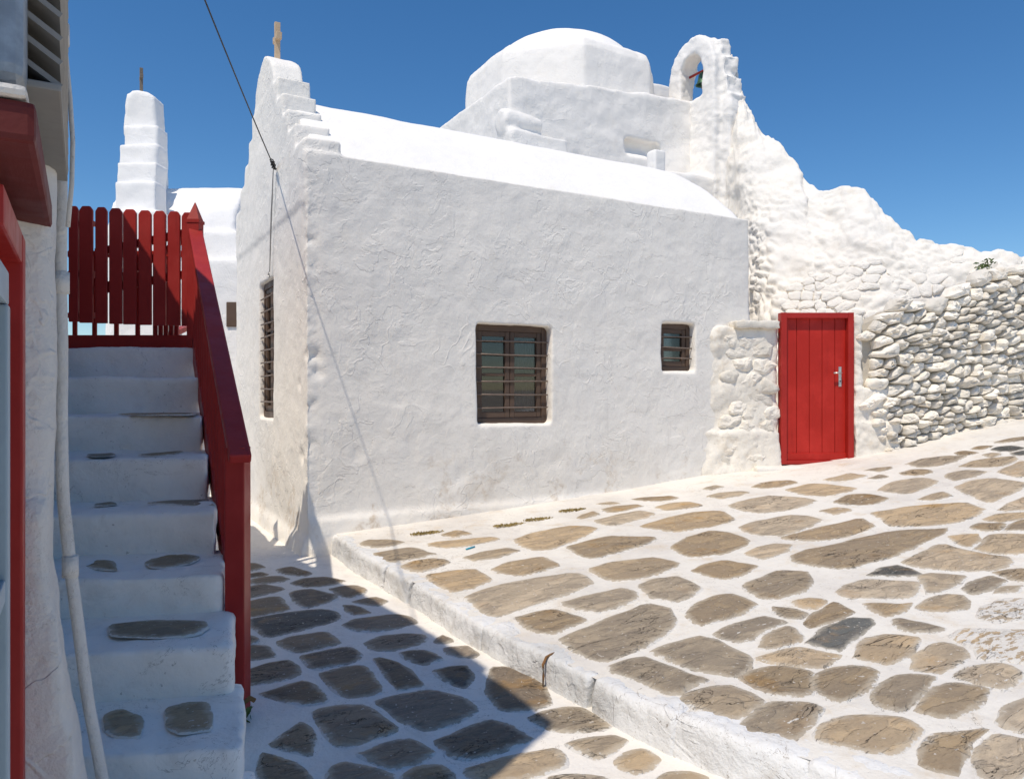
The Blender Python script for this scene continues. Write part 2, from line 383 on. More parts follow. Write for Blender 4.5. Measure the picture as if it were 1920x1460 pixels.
_A[:_n, _n] = 1; _A[:_n, _n+1:] = _K; _A[_n, :_n] = 1; _A[_n+1:, :_n] = _K.T
_W = np.linalg.solve(_A, np.concatenate([_Z, np.zeros(3)]))
def z_up(x, y):
    r = np.hypot(_K[:, 0]-x, _K[:, 1]-y)
    z = float(_U(r) @ _W[:_n] + _W[_n] + _W[_n+1]*x + _W[_n+2]*y)
    return z + 0.010*noise.noise(Vector((x*1.3, y*1.3, 3.1))) + 0.004*noise.noise(Vector((x*5, y*5, 1.0)))
def z_low(x, y):
    return 0.008*noise.noise(Vector((x*1.5, y*1.5, 8.0))) + 0.004*noise.noise(Vector((x*5, y*5, 2.0)))
def on_up(px, py):
    z = 0.3
    for _ in range(30):
        p = on_z(px, py, z); z = 0.5*z + 0.5*z_up(p.x, p.y)
    return Vector((p.x, p.y, z_up(p.x, p.y)))
def on_low(px, py):
    p = on_z(px, py, 0.0); return Vector((p.x, p.y, z_low(p.x, p.y)))

# kerb line (outer top edge), traced along the step between the two streets
KERB = [on_z(px, py, 0.14) for px, py in ((612, 1004), (660, 1038), (715, 1068), (790, 1108), (870, 1158), (960, 1206), (1020, 1234), (1098, 1274), (1180, 1318), (1262, 1352), (1390, 1404), (1510, 1440))]
KERB.append(KERB[-1] + (KERB[-1]-KERB[-3])*1.2); KERB.append(KERB[-1] + Vector((0.5, -1.2, 0)))
KERB.insert(0, Vector((KERB[0].x-0.03, 0.5, 0.14)))
_ky = np.array([k.y for k in KERB])[::-1]; _kx = np.array([k.x for k in KERB])[::-1]
def kerb_x(y): return float(np.interp(y, _ky, _kx))

def sheet(name, xs_fn, ys, zfn, mat, nx):
    V = []; Fc = []
    for y in ys:
        x0, x1 = xs_fn(y)
        for i in range(nx):
            t = i/(nx-1); x = x0 + (x1-x0)*t**1.35
            V.append((x, y, zfn(x, y)))
    for j in range(len(ys)-1):
        for i in range(nx-1):
            a = j*nx+i; Fc.append((a, a+1, a+nx+1, a+nx))
    o = mesh_obj(name, (V, Fc), mat, None, True); return tag(o, kind='structure')
ground = mesh_obj('ground', ([(-1500, -1500, -0.30), (1500, -1500, -0.30), (1500, 1500, -0.30), (-1500, 1500, -0.30)], [(0, 1, 2, 3)]), M_CORE)
tag(ground, kind='structure')
lower_street = sheet('lower_street', lambda y: (-6.0, 4.0), np.linspace(-9, 9, 240), z_low, M_STREET, 130)
upper_street = sheet('upper_street', lambda y: (kerb_x(y)+0.05, 13.0), np.linspace(-8.0, 0.4, 150), z_up, M_UPPER, 170)

# kerb blocks
def kerb_block(i0, t0, i1, t1, dz=0.0):
    def P(i, t): return KERB[i].lerp(KERB[i+1], t)
    pts = [P(i0, t0)] + [KERB[i] for i in range(i0+1, i1+1)] + [P(i1, t1)]
    pts = [p for k, p in enumerate(pts) if k == 0 or (p-pts[k-1]).length > 0.03]
    def build(bm):
        for a, b in zip(pts[:-1], pts[1:]):
            d = (b-a).normalized(); n = Vector((-d.y, d.x, 0))   # inward (towards +x)
            if n.x < 0: n = -n
            a2 = a - d*0.015; b2 = b + d*0.015
            q = []
            for p in (a2, b2):
                zt = z_up(p.x+0.08, p.y) + 0.006 + dz
                for off, z in ((-0.005, -0.06), (0.02, zt-0.02), (0.04, zt), (0.20, zt-0.004), (0.22, -0.06)):
                    r = p + n*off; q.append(bm.verts.new((r.x, r.y, z)))
            bm.faces.new(q[:5]); bm.faces.new(q[5:][::-1])
            for k in range(5): bm.faces.new((q[k], q[5+k], q[5+(k+1) % 5], q[(k+1) % 5]))
        bmesh.ops.recalc_face_normals(bm, faces=bm.faces[:])
    s = random.uniform(0, 50)
    return blob('kerb_stone', build, M_KERB, upper_street, 0.014, disp=lambda p: 0.012*fbm(p, 5, 4, s)+0.004*fbm(p, 24, 2, s)-0.002, smooth_it=5)
for a in ((1, 0.0, 2, .96), (3, 0.03, 3, 0.62), (3, 0.72, 5, 0.30), (5, 0.34, 7, 0.92), (8, 0.12, 9, 0.92), (10, 0.0, 11, .985), (12, 0.0, 13, 0.9)):
    kerb_block(*a)

# ------------------------------------------------------------------ paving stones, traced one by one
REG = {'A': (440, 1020, 6.4), 'B': (440, 1230, 6.347), 'C': (700, 1120, 4.294), 'D': (640, 920, 5.333), 'E': (860, 1000, 4.571),
       'F': (980, 880, 4.571), 'G': (1240, 880, 4.571), 'H': (1560, 780, 5.333), 'I': (1600, 960, 6.0), 'J': (1600, 1120, 6.0),
       'K': (1260, 1060, 5.0526), 'L': (1040, 1150, 4.71), 'M': (1360, 1240, 6.4), 'N': (1620, 1240, 6.4), 'P': (0, 0, 1.0), 'S': (0, 600, 1.698)}
LOW = '''A 60 240 145 230 260 235 345 285 250 310 145 325 60 325
A 165 365 310 340 385 365 330 385 200 392
A 510 315 690 283 910 350 850 385 700 375 570 350
A 205 470 240 420 400 400 560 400 640 425 520 460 350 472
A 695 470 850 415 1060 395 1250 435 1330 440 1200 475 1060 500 890 517 760 495
A 40 530 350 493 500 515 590 550 420 590 130 648 20 650
A 1155 540 1280 512 1460 500 1550 545 1520 600 1400 635 1320 638 1240 590
A 665 595 760 570 950 555 1215 625 1215 670 1100 710 855 772 770 715
A 40 720 250 670 540 640 600 730 660 790 400 830 190 865 40 800
A 1430 690 1560 660 1700 645 1805 680 1720 740
A 1300 740 1430 745 1620 815 1440 852 1380 800
A 180 910 500 850 1060 795 1210 820 1250 880 1180 935 850 1025 390 1120 250 980 g
P 649 1173 667 1163 700 1157 742 1153 765 1155 780 1167 742 1178 698 1184 674 1182
A 515 1165 660 1120 1085 1062 1245 1185 1130 1225 735 1305 600 1230
A 60 1100 140 1090 240 1150 210 1185 60 1195
A 60 1225 220 1215 370 1240 480 1345 300 1375 60 1375
A 830 1350 1000 1310 1360 1250 1470 1335 1460 1390 1340 1430 1010 1500 900 1440
P 685 1207 713 1195 758 1188 793 1190 796 1197 786 1207 730 1221 700 1217
C 515 350 555 302 625 345 540 362
C 585 415 640 405 750 400 830 455 800 480 700 485 620 455
C 235 460 300 440 420 438 550 505 400 548 300 500
C 10 515 60 498 200 540 415 705 190 742 120 640 75 580
C 510 600 620 565 740 563 775 620 770 680 735 725 640 700 560 650 g
C 30 845 200 790 470 755 640 790 800 870 790 915 600 1010 440 1060 360 1040 150 920
C 960 575 1080 570 1200 610 1340 690 1440 850 1260 905 1130 905 1010 885 950 790 910 720
C 525 1150 700 1080 930 985 1100 1040 1270 1140 1100 1200 800 1285 660 1280 580 1210
P 998 1347 1026 1334 1068 1328 1093 1331 1119 1350 1140 1361 1125 1369 1082 1372 1040 1367 u
C 765 1380 1000 1310 1430 1220 1510 1300 1500 1370 1250 1420 950 1480 850 1470 u
C 270 1440 370 1370 540 1365 600 1410 640 1480 300 1500 u
P 674 1414 700 1403 728 1390 768 1384 786 1397 805 1410 777 1430 737 1439 700 1425
B 90 250 200 150 380 85 620 55 735 130 750 205 500 290 250 330 60 340
B 340 450 500 400 820 305 960 380 1070 480 1060 540 880 572 780 560 620 530
B 1030 215 1200 170 1500 128 1560 150 1650 280 1730 390 1700 430 1400 490 1290 475 1150 340
B 960 690 1010 655 1250 600 1480 590 1620 650 1895 855 1800 910 1450 1040 1250 1060 1150 990 1050 830
B 470 1045 620 950 780 805 860 860 910 1050 900 1170 700 1120
B 340 1175 520 1215 680 1290 860 1420 870 1500 800 1640 400 1620 310 1300
B 1140 1400 1200 1320 1310 1275 1550 1330 1850 1440 1800 1600 1500 1680 1160 1560
L 130 1160 280 1115 500 1095 620 1135 500 1220 370 1275 u
L 550 1300 640 1240 780 1215 920 1290 720 1395 600 1350 u
L 960 1460 1060 1410 1200 1400 1320 1450 1250 1560 1000 1540 u
L 0 1450 200 1435 400 1440 450 1490 250 1560 0 1540 u'''
UP = '''D 205 530 280 495 450 490 610 515 500 550 330 562 230 550
D 340 630 500 600 680 570 850 620 930 635 800 660 520 710 420 680
D 610 750 720 715 880 685 1010 690 1050 720 950 765 800 800 700 790
D 880 530 1000 510 1200 495 1500 470 1570 488 1400 520 1200 560 1050 575 930 560
D 1020 440 1140 400 1270 430 1150 460
D 1240 665 1400 620 1660 575 1770 600 1600 650 1350 695
E 300 310 420 255 710 203 840 275 700 320 560 355 420 350
D 860 850 1100 810 1320 790 1400 850 1490 895 1300 970 1130 1015 1000 950
E 85 550 200 500 450 430 750 375 960 345 1060 370 1135 430 1000 490 800 560 600 620 330 715 200 650
F -60 600 100 550 400 482 640 508 520 570 380 630 280 675 80 690 0 650
E 935 115 1060 85 1280 25 1420 30 1640 30 1670 55 1560 105 1300 180 1180 215 1060 185
E 1120 310 1300 255 1650 210 1800 235 1880 265 1700 340 1500 390 1330 405 1200 350
E 900 595 1100 540 1380 475 1500 510 1500 560 1350 625 1200 670 1060 650
E 500 730 650 690 820 660 1070 740 950 795 800 855 680 835
E 880 910 1150 800 1450 670 1600 610 1790 640 1830 760 1750 860 1580 970 1370 1050 1260 1090 1160 1070 1020 1000
P 1203 1098 1232 1087 1268 1081 1310 1103 1295 1116 1265 1127 1227 1120
F 940 255 1080 240 1250 228 1330 245 1250 265 1100 272
F 650 295 750 280 820 295 740 305
F 685 345 820 315 960 300 1020 318 900 345 770 370
F 625 440 800 390 990 358 1130 380 1050 415 780 480 680 465
F 460 415 600 360 640 385 520 420
F 1150 325 1280 295 1440 280 1525 310 1400 335 1220 350
F 1005 490 1200 430 1450 370 1690 360 1800 430 1650 480 1330 535 1150 510
G 100 665 250 580 430 530 560 545 740 610 700 650 520 720 300 755 180 725
F 1595 230 1700 200 1850 188 1930 200 1800 235 1700 250
F 1560 165 1640 140 1720 148 1620 175
G 780 150 900 110 1080 92 1160 115 1000 150 880 160 l
G 1080 175 1200 145 1300 120 1500 140 1670 165 1550 200 1400 230 1230 220
G 590 310 750 260 920 230 1150 240 1330 270 1150 330 900 372 760 365
G 680 500 800 450 1100 395 1230 400 1370 435 1180 520 1030 570 900 565 760 545
G 1030 590 1250 530 1700 415 1810 490 1700 540 1420 610 1200 605
G 740 720 850 670 970 640 1110 645 1060 700 950 745 860 768
G 270 865 400 815 540 787 820 830 700 890 560 940 440 920 350 885
P 1486 1043 1513 1031 1557 1024 1625 1007 1663 998 1717 993 1783 991 1758 1005 1717 1023 1655 1048 1600 1065 1568 1065 1524 1060 1492 1053
K 690 190 850 125 1020 50 1270 65 1300 160 1240 230 1100 290 960 320 830 290 760 240
H 340 545 450 520 580 508 590 525 470 555
H -80 640 0 620 180 575 340 600 200 640 0 650 l
H 370 625 470 590 540 605 440 635 l
H 690 570 800 540 960 540 1005 565 900 590 760 590
H 755 480 900 430 1150 400 1340 400 1250 440 1100 490 880 510
H 470 740 620 660 800 625 960 625 1040 655 980 700 760 775 600 765
H 30 860 180 790 330 780 560 820 450 875 270 900 l
G 1380 355 1500 330 1610 350 1480 385 l
H 870 840 980 790 1110 760 1170 810 1020 840
H 1150 600 1170 570 1330 545 1530 560 1400 610 1230 650
H 1280 505 1450 445 1800 405 1830 440 1680 505 1450 510
H 1530 390 1600 370 1680 385 1600 408
H 1240 715 1400 650 1590 625 1920 670 1850 740 1600 870 1480 830
H 400 970 600 940 850 895 1150 880 1320 870 1500 935 1420 1000 1250 1060 1000 1090 600 1100 540 1040
H 1630 265 1780 205 1920 190 1960 230 1800 260
H 1620 335 1680 305 1800 300 1920 320 1800 350 1700 355 g
H 1800 375 1920 350 1980 370 1900 390 g
H 1670 560 1790 500 1900 455 2050 480 2050 600 1850 610
H 1670 940 1800 870 1920 810 2060 840 2030 930 1800 945
H 1240 370 1330 350 1460 370 1330 390
H 1400 330 1480 305 1590 300 1500 335
I 1470 85 1650 30 1900 10 2050 30 1830 80 1680 105
I 1325 185 1430 130 1680 130 1620 205 1450 205
I 1720 205 1830 120 1960 80 2120 110 2080 210
I 1100 285 1230 260 1410 245 1370 340 1300 400 1200 360
I 1370 420 1480 360 1545 255 1700 250 2080 265 2120 380 2020 450 1850 470 1600 460
I 570 565 750 490 930 385 1030 365 1200 430 1500 495 1690 500 1750 550 1700 610 1500 655 1150 660 850 630
I 180 710 330 640 490 600 600 640 715 690 600 715 350 715 g
P 1573 1111 1597 1097 1622 1089 1650 1090 1693 1092 1717 1093 1715 1107 1703 1119 1667 1121 1633 1120 1600 1122 1585 1118
I 750 740 870 700 1050 710 1260 730 1150 810 960 900 840 915 840 820 800 770
I 1260 855 1360 790 1540 725 1690 785 1560 850 1400 910 1310 890
I 1600 910 1720 850 1880 835 1780 890 1640 915
I 1610 685 1750 655 1870 640 2060 660 2080 770 1850 770 1740 720
I 735 1075 900 980 1070 935 1200 945 1250 1010 1240 1070 1100 1105 900 1110
I 150 1040 300 1035 480 1050 640 1030 560 1090 380 1170 260 1100
J 1420 210 1500 110 1660 30 1830 20 2060 60 2060 150 1800 240 1650 270 1500 250 L
J 490 265 560 245 700 280 980 345 850 385 640 385 550 330
J 1130 455 1300 370 1500 370 2060 400 2150 600 2060 740 1800 700 1450 680 1400 560 L
J 35 670 110 590 170 480 340 450 600 450 730 465 690 540 540 670 400 740 300 715
J 680 795 760 660 900 550 1040 520 1200 580 1255 670 1150 730 1040 810 980 850 l
J 1180 900 1300 820 1440 780 1640 765 1740 790 1830 860 1780 920 1650 1020 1500 980 l
N 145 450 200 330 390 195 560 165 780 185 850 220 760 270 640 390 510 560 400 578 250 565
N 640 580 770 470 880 340 1000 290 1130 290 1460 350 1380 440 1250 540 1100 640 900 630
N 1640 710 1730 630 1850 500 2060 420 2150 600 2060 830 1800 810
K 165 480 210 400 380 305 560 275 780 370 640 440 560 490 420 520 270 565
K 420 650 560 580 720 530 860 485 1050 545 900 600 800 640 770 690 640 715 520 690 l
K 840 770 950 660 1090 580 1150 610 1200 700 1080 750 960 775
K 1250 540 1400 450 1530 360 1700 450 1500 530 1320 590
K 970 400 1080 420 1250 455 1180 490 1060 480
K 1170 345 1300 310 1430 330 1360 410 1240 385 l
K 1290 730 1380 660 1480 590 1700 510 1880 510 1900 560 1700 680 1600 810 g
K 830 880 1000 840 1220 790 1400 820 1560 850 1450 930 1390 965 1160 945 1000 925 l
M 230 210 360 120 520 90 900 125 1020 150 975 200 990 380 800 385 620 390 430 315
M 1130 170 1300 110 1520 65 1700 75 1795 140 1700 260 1620 340 1470 450 1370 455 1160 400 1140 250
M 220 770 350 690 540 530 640 505 940 515 1120 575 1020 700 900 820 840 905 700 880 260 820 l
P 1540 1379 1555 1359 1579 1348 1618 1345 1690 1349 1719 1370 1701 1381 1673 1408 1620 1404 1579 1396 1552 1392
N 710 1220 770 1060 890 920 1060 890 1380 830 1450 840 1330 940 1180 1030 1150 1150 1140 1330 950 1300
N 1400 1180 1500 1040 1600 930 1800 960 2060 980 2060 1300 1750 1420 1480 1400 1400 1280
L 900 350 1060 270 1290 210 1420 240 1570 330 1700 380 1690 470 1550 545 1420 510 1250 490 1060 420
L 500 480 650 430 800 400 900 440 1050 510 1330 580 1150 640 1080 700 940 680 800 600 600 540
L 1160 770 1250 700 1540 650 1700 720 1790 790 1700 870 1590 910 1500 905 1350 850'''
def chaikin(P, it=1, q=0.22):
    for _ in range(it):
        R = []
        for i in range(len(P)):
            a, b = P[i], P[(i+1) % len(P)]
            R += [a*(1-q)+b*q, a*q+b*(1-q)]
        P = R
    return P
def resample(P, n):
    P = P+[P[0]]; L = [0]
    for a, b in zip(P[:-1], P[1:]): L.append(L[-1]+(b-a).length)
    out = []; j = 0
    for k in range(n):
        s = L[-1]*k/n
        while L[j+1] < s: j += 1
        t = (s-L[j])/max(1e-9, L[j+1]-L[j]); out.append(P[j].lerp(P[j+1], t))
    return out
def flag(name, pts, zfn, mat, parent, lime=0.0, proud=0.007, rim=0.016, grow=0.0):
    P = resample(chaikin([Vector((p.x, p.y)) for p in pts], 1, 0.10), 30)
    c = sum(P, Vector((0, 0)))/len(P)
    seed = random.uniform(0, 90)
    J = []
    for p in P:
        d = (p-c); r = d.length; d = d/r
        J.append(p + d*(grow + 0.012*noise.noise(Vector((p.x*9, p.y*9, seed))) + 0.006*noise.noise(Vector((p.x*28, p.y*28, seed)))))
    V = []; E = []
    for off, h, e in ((rim+0.016, -0.004, 0.0), (0.014, proud*0.6, 0.24), (-0.014, proud, 0.62), (-0.06, proud+0.002, 1.0)):
        for p in J:
            d = p-c; r = d.length; o2 = max(off, -0.6*r)
            q = c + d*((r+o2)/r)
            dz = 0.007*noise.noise(Vector((q.x*6, q.y*6, seed))) if e > 0.2 else 0
            V.append((q.x, q.y, zfn(q.x, q.y)+h+dz)); E.append(e)
    n = len(J); V.append((c.x, c.y, zfn(c.x, c.y)+proud+0.002)); E.append(1.0)
    Fc = []
    for k in range(3):
        for i in range(n): Fc.append((k*n+i, k*n+(i+1) % n, (k+1)*n+(i+1) % n, (k+1)*n+i))
    for i in range(n): Fc.append((3*n+i, 3*n+(i+1) % n, 4*n))
    area = sum(J[i].x*J[(i+1) % n].y - J[(i+1) % n].x*J[i].y for i in range(n))
    if area < 0: Fc = [f[::-1] for f in Fc]
    o = mesh_obj(name, (V, Fc), mat, parent, True)
    a = o.data.attributes.new('edge', 'FLOAT', 'POINT'); a.data.foreach_set('value', E)
    a = o.data.attributes.new('lime', 'FLOAT', 'POINT'); a.data.foreach_set('value', [lime]*len(V))
    return o
TAKEN = []
def lay(txt, onfn, zfn, mat, parent):
    for line in txt.strip().splitlines():
        w = line.split(); x0, y0, s = REG[w[0]]; fl = ''
        if not w[-1].lstrip('-').isdigit(): fl = w.pop()
        v = [float(t) for t in w[1:]]
        pts = [onfn(x0+v[i]/s, y0+v[i+1]/s) for i in range(0, len(v), 2)]
        TAKEN.append((sum(pts, Vector((0, 0, 0)))/len(pts), max((p-pts[0]).length for p in pts)))
        m = M_PAVE_G if fl == 'g' else M_PAVE_U if fl == 'u' else mat
        flag('paving_stone', pts, zfn, m, parent, {'l': 0.55, 'L': 1.0}.get(fl, random.uniform(0, 0.3)), grow=0.014 if zfn is z_up else 0.005)
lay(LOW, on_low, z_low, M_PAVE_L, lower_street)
lay(UP, on_up, z_up, M_PAVE_U, upper_street)
# the paving goes on past the edge of the picture
def inside_view(p):
    d = p-EYE; X = CA*d.x-SA*d.y; Y = SA*d.x+CA*d.y
    if Y < 0.3: return False
    return -20 < CX+F_PX*X/Y < 1935 and CY-F_PX*d.z/Y < 1475
k = 0
for _ in range(900):
    if k >= 60: break
    x = random.uniform(0.6, 9.5); y = random.uniform(-7.0, -1.6)
    if x < kerb_x(y)+0.35: continue
    a = random.uniform(0.2, 0.3); b = random.uniform(0.12, 0.19)
    pts = []
    rot = random.uniform(-0.3, 0.4)
    for i in range(8):
        t = 2*math.pi*i/8; r = random.uniform(0.85, 1.12)
        ex = a*r*math.copysign(abs(math.cos(t))**0.7, math.cos(t)); ey = b*r*math.copysign(abs(math.sin(t))**0.7, math.sin(t))
        pts.append(Vector((x+ex*math.cos(rot)-ey*math.sin(rot), y+ex*math.sin(rot)+ey*math.cos(rot), 0.0)))
    for p in pts: p.z = z_up(p.x, p.y)
    if any(inside_view(p) for p in pts): continue
    c = Vector((x, y, z_up(x, y)))
    if any((c-t).length < 0.5*(d_+2*a)+0.06 for t, d_ in TAKEN): continue
    if (c-Vector((8.66, -1.55, 1.1))).length < 0.5: continue
    TAKEN.append((c, 2*a)); flag('paving_stone', pts, z_up, M_PAVE_U, upper_street, random.uniform(0, 0.4)); k += 1

# ================================================================== THE CHAPEL WITH THE STEPPED GABLE
chapel = thing('chapel', 'long white barrel-vaulted chapel with stepped gable, pale cross and brown barred windows', 'chapel', (2.7, 1.7, 0))
LX, WY, ZT = 5.41, 3.44, 3.53
WIN_MAIN = (1.66, 2.535, 1.10, 2.10); WIN_SMALL = (4.02, 4.53, 1.655, 2.215); WIN_SIDE = (1.30, 2.00, 1.15, 2.60)
DENTS = [(Vector((0.05, -0.02, 1.74)), 0.13, 0.035), (Vector((0.10, -0.02, 1.60)), 0.09, 0.025), (Vector((0.0, 0.0, 1.25)), 0.16, 0.014), (Vector((0, 0, 2.3)), 0.14, 0.012),
         (Vector((0.0, 0.0, 0.95)), 0.12, 0.018), (Vector((0.46, 0, 0.86)), 0.10, 0.012), (Vector((1.5, 0, 0.62)), 0.12, 0.012), (Vector((2.6, 0, 0.7)), 0.1, 0.01),
         (Vector((0.85, 0, 1.35)), 0.10, 0.012), (Vector((0, .25, 1.5)), .08, .02), (Vector((0, .2, .85)), .1, .03), (Vector((0.03, 0, 2.75)), 0.1, 0.010)]
def wall_disp(p):
    d = 0.014*fbm(p, 1.1, 3, 2.0) + 0.004*fbm(p, 4.5, 3, 7.0) + 0.002*fbm(p, 13, 2, 1.0)
    r = abs(fbm(p, 1.7, 2, 11.0)); m = max(0.0, min(1.0, fbm(p, 1.1, 2, 4.0)*2+0.45))
    d += 0.003*m*max(0, 1-r*16)
    e = max(abs(p.x), abs(p.y))
    if e < 0.12 and p.z < 3.4: d += (0.010*fbm(p, 6, 3, 3.0) + 0.010*fbm(p, 22, 3, 3.0))*(1-e/0.12)**0.7 - 0.004
    for c, rad, dep in DENTS:
        q = (p-c).length/rad
        if q < 1: d -= dep*(1-q*q)**2*(1+0.6*fbm(p, 14, 2, 9.0))
    return d
def build_chapel(bm):
    box(bm, 0, LX, 0, WY, -0.3, ZT)
    # base fillet to both streets
    prism(bm, [(0.08, -0.2), (0.08, 0.42), (-0.03, 0.30), (-0.07, -0.2)], 'x', 0.02, LX+0.1)
    prism(bm, [(0.08, -0.2), (0.08, 0.34), (-0.04, 0.10), (-0.09, -0.2)], 'y', 0.0, WY)
    # stepped gable
    T = 0.31
    steps = [(0.02, 3.42, 3.66), (0.37, 3.07, 3.89), (0.66, 2.80, 4.11), (0.86, 2.58, 4.33), (1.08, 2.38, 4.56)]
    for i, (y0, y1, zt) in enumerate(steps):
        box(bm, -0.015, T+0.004*i, y0, y1, 3.1, zt)
    cap = [(1.24, 4.4), (1.25, 4.62), (1.33, 4.78), (1.46, 4.89), (1.62, 4.97), (1.72, 5.0), (1.84, 4.96), (2.02, 4.88), (2.16, 4.76), (2.24, 4.60), (2.25, 4.4)]
    prism(bm, cap, 'x', -0.01, T-0.02)
    # bulging right-hand corner of the long wall
    prism(bm, [(LX-0.3, 0.3), (LX+0.10, 0.3), (LX+0.13, 1.6), (LX+0.08, 2.2), (LX+0.02, 2.7), (LX-0.3, 3.0)], 'y', 0.03, 0.6)
def cut_main(bm): box(bm, WIN_MAIN[0], WIN_MAIN[1], -0.4, 0.45, WIN_MAIN[2], WIN_MAIN[3])
def cut_small(bm): box(bm, WIN_SMALL[0], WIN_SMALL[1], -0.4, 0.40, WIN_SMALL[2], WIN_SMALL[3])
def cut_side(bm): box(bm, -0.4, 0.45, WIN_SIDE[0], WIN_SIDE[1], WIN_SIDE[2], WIN_SIDE[3])
blob('wall', build_chapel, M_WALL, chapel, 0.024, [cut_main, cut_small, cut_side], wall_disp, 2)
def build_vault(bm):
    poly = []
    for i in range(33):
        y = 0.035 + (WY-0.07)*i/32; q = abs(y-WY/2)/(WY/2-0.035); poly.append((y, ZT - 0.01 + 1.03*(1-q**1.55)))
    poly += [(WY-0.035, 3.3), (0.035, 3.3)]
    prism(bm, poly, 'x', 0.1, LX-0.06)
blob('roof', build_vault, M_ROOF, chapel, 0.035, disp=rough(0.012, 1.3, 0.003, 7, 4), smooth_it=4)
def build_chim(bm):
    c = on_y(1230, 322, 1.9); box(bm, c.x-0.10, c.x+0.10, 1.80, 2.0, 4.3, c.z+0.30)
blob('chimney', build_chim, M_ROOF, chapel, 0.025, disp=rough(0.006, 4, 0.002, 12, 3))
def cross(parent, c, s, axis, mat, t=0.05):
    """flat board cross with flared arms, standing in the plane of the gable"""
    pr = [(-.035, 0), (.035, 0), (.03, .50), (.035, .56), (.20, .53), (.215, .70), (.035, .66), (.035, .78), (.05, 1.0), (-.05, 1.0), (-.035, .78), (-.035, .66), (-.215, .70), (-.20, .53), (-.035, .56), (-.03, .50)]
    bm = bmesh.new()
    prism(bm, [((c.y if axis == 'x' else c.x)+a*s, c.z+b*s) for a, b in pr], axis, (c.x if axis == 'x' else c.y)-t/2, (c.x if axis == 'x' else c.y)+t/2)
    bevel(bm, 0.006, 2); return mesh_obj('cross', bm, mat, parent)
cross(chapel, Vector((0.13, 1.72, 4.96)), 0.44, 'x', M_WOOD, 0.06)

def barred_window(parent, P0, ux, inn, w, h, cols, rowsplit, nbars, bar_out, recess, curtain=None, wave=0.0):
    """P0 lower-left corner of the opening on the wall face; ux along the wall, inn into it"""
    uz = Vector((0, 0, 1)); rot = Matrix((ux, inn, uz)).transposed().to_4x4()
    def place(bm): bmesh.ops.transform(bm, matrix=Matrix.Translation(P0) @ rot, verts=bm.verts[:]); bmesh.ops.recalc_face_normals(bm, faces=bm.faces[:])
    r = recess; f = 0.062
    bm = bmesh.new()
    for a in ((-0.02, f, -0.02, h+0.02), (w-f, w+0.02, -0.02, h+0.02)): box(bm, a[0], a[1], r, r+0.07, a[2], a[3])
    for a in ((f, w-f, -0.02, f), (f, w-f, h-f, h+0.02)): box(bm, a[0], a[1], r, r+0.07, a[2], a[3])
    bevel(bm, 0.006); place(bm); win = mesh_obj('window', bm, M_BROWN, parent)
    cw = (w-2*f)/cols; s = 0.052
    for i in range(cols):
        x0 = f+i*cw+0.003; x1 = f+(i+1)*cw-0.003; bm = bmesh.new()
        box(bm, x0, x0+s, r+0.012, r+0.06, f, h-f); box(bm, x1-s, x1, r+0.012, r+0.06, f, h-f)
        box(bm, x0+s, x1-s, r+0.014, r+0.058, f, f+s+0.01); box(bm, x0+s, x1-s, r+0.014, r+0.058, h-f-s, h-f)
        zs = [f+s+0.01] + [f + (h-2*f)*q for q in rowsplit] + [h-f-s]
        for z in zs[1:-1]: box(bm, x0+s, x1-s, r+0.016, r+0.056, z-0.015, z+0.015)
        bevel(bm, 0.004, 1); place(bm); mesh_obj('casement', bm, M_BROWN, win)
        for za, zb in zip(zs[:-1], zs[1:]):
            bm = bmesh.new(); box(bm, x0+s-0.004, x1-s+0.004, r+0.034, r+0.040, za, zb); place(bm)
            mesh_obj('pane', bm, M_GLASS, win)
    bm = bmesh.new(); box(bm, 0, nbars and w, -0.008, 0.008, -0.008, 0.008)
    me = None
    for i in range(nbars):
        z = f + (h-2*f)*(i+0.75)/(nbars+0.5); g = P0 + ux*0.0 + inn*(r-bar_out) + uz*z
        q = [g + ux*(w*t) + uz*(0.004*math.sin(i*2.3+t*3)) for t in (0.012, 0.33, 0.66, 0.988)]
        mesh_obj('window_bar', tube_mesh(q, 0.0085, 6), M_IRON, win, True)
    bm.free()
    # the room behind
    bm = bmesh.new(); box(bm, -0.04, w+0.04, r+0.10, 0.44, -0.04, h+0.04)
    ff = [x for x in bm.faces if abs(x.normal.y+1) < 0.1]; bmesh.ops.delete(bm, geom=ff, context='FACES')
    bmesh.ops.reverse_faces(bm, faces=bm.faces[:]); bmesh.ops.transform(bm, matrix=Matrix.Translation(P0) @ rot, verts=bm.verts[:])
    mesh_obj('window_recess', bm, M_DARK, win)
    if curtain:
        V = []; Fc = []; n = 40
        for j, z in enumerate((0.04, h-0.04)):
            for i in range(n):
                x = curtain[0] + (curtain[1]-curtain[0])*i/(n-1)
                V.append(P0 + ux*x + inn*(r+0.13+0.012*math.sin(i*1.1)) + uz*z)
        for i in range(n-1): Fc.append((i, i+1, n+i+1, n+i))
        mesh_obj('curtain', (V, Fc), M_CURT, win, True)
    return win
X_, Y_ = Vector((1, 0, 0)), Vector((0, 1, 0))
w = barred_window(chapel, Vector((WIN_MAIN[0], 0, WIN_MAIN[2])), X_, Y_, WIN_MAIN[1]-WIN_MAIN[0], WIN_MAIN[3]-WIN_MAIN[2], 2, (0.5,), 6, 0.03, 0.095, (0.50, 0.85))
w['label'] = 'large two-leaf brown window behind six iron bars'
w = barred_window(chapel, Vector((WIN_SMALL[0], 0, WIN_SMALL[2])), X_, Y_, WIN_SMALL[1]-WIN_SMALL[0], WIN_SMALL[3]-WIN_SMALL[2], 1, (0.45,), 3, 0.03, 0.085, None)
w['label'] = 'small brown barred window near the right end'
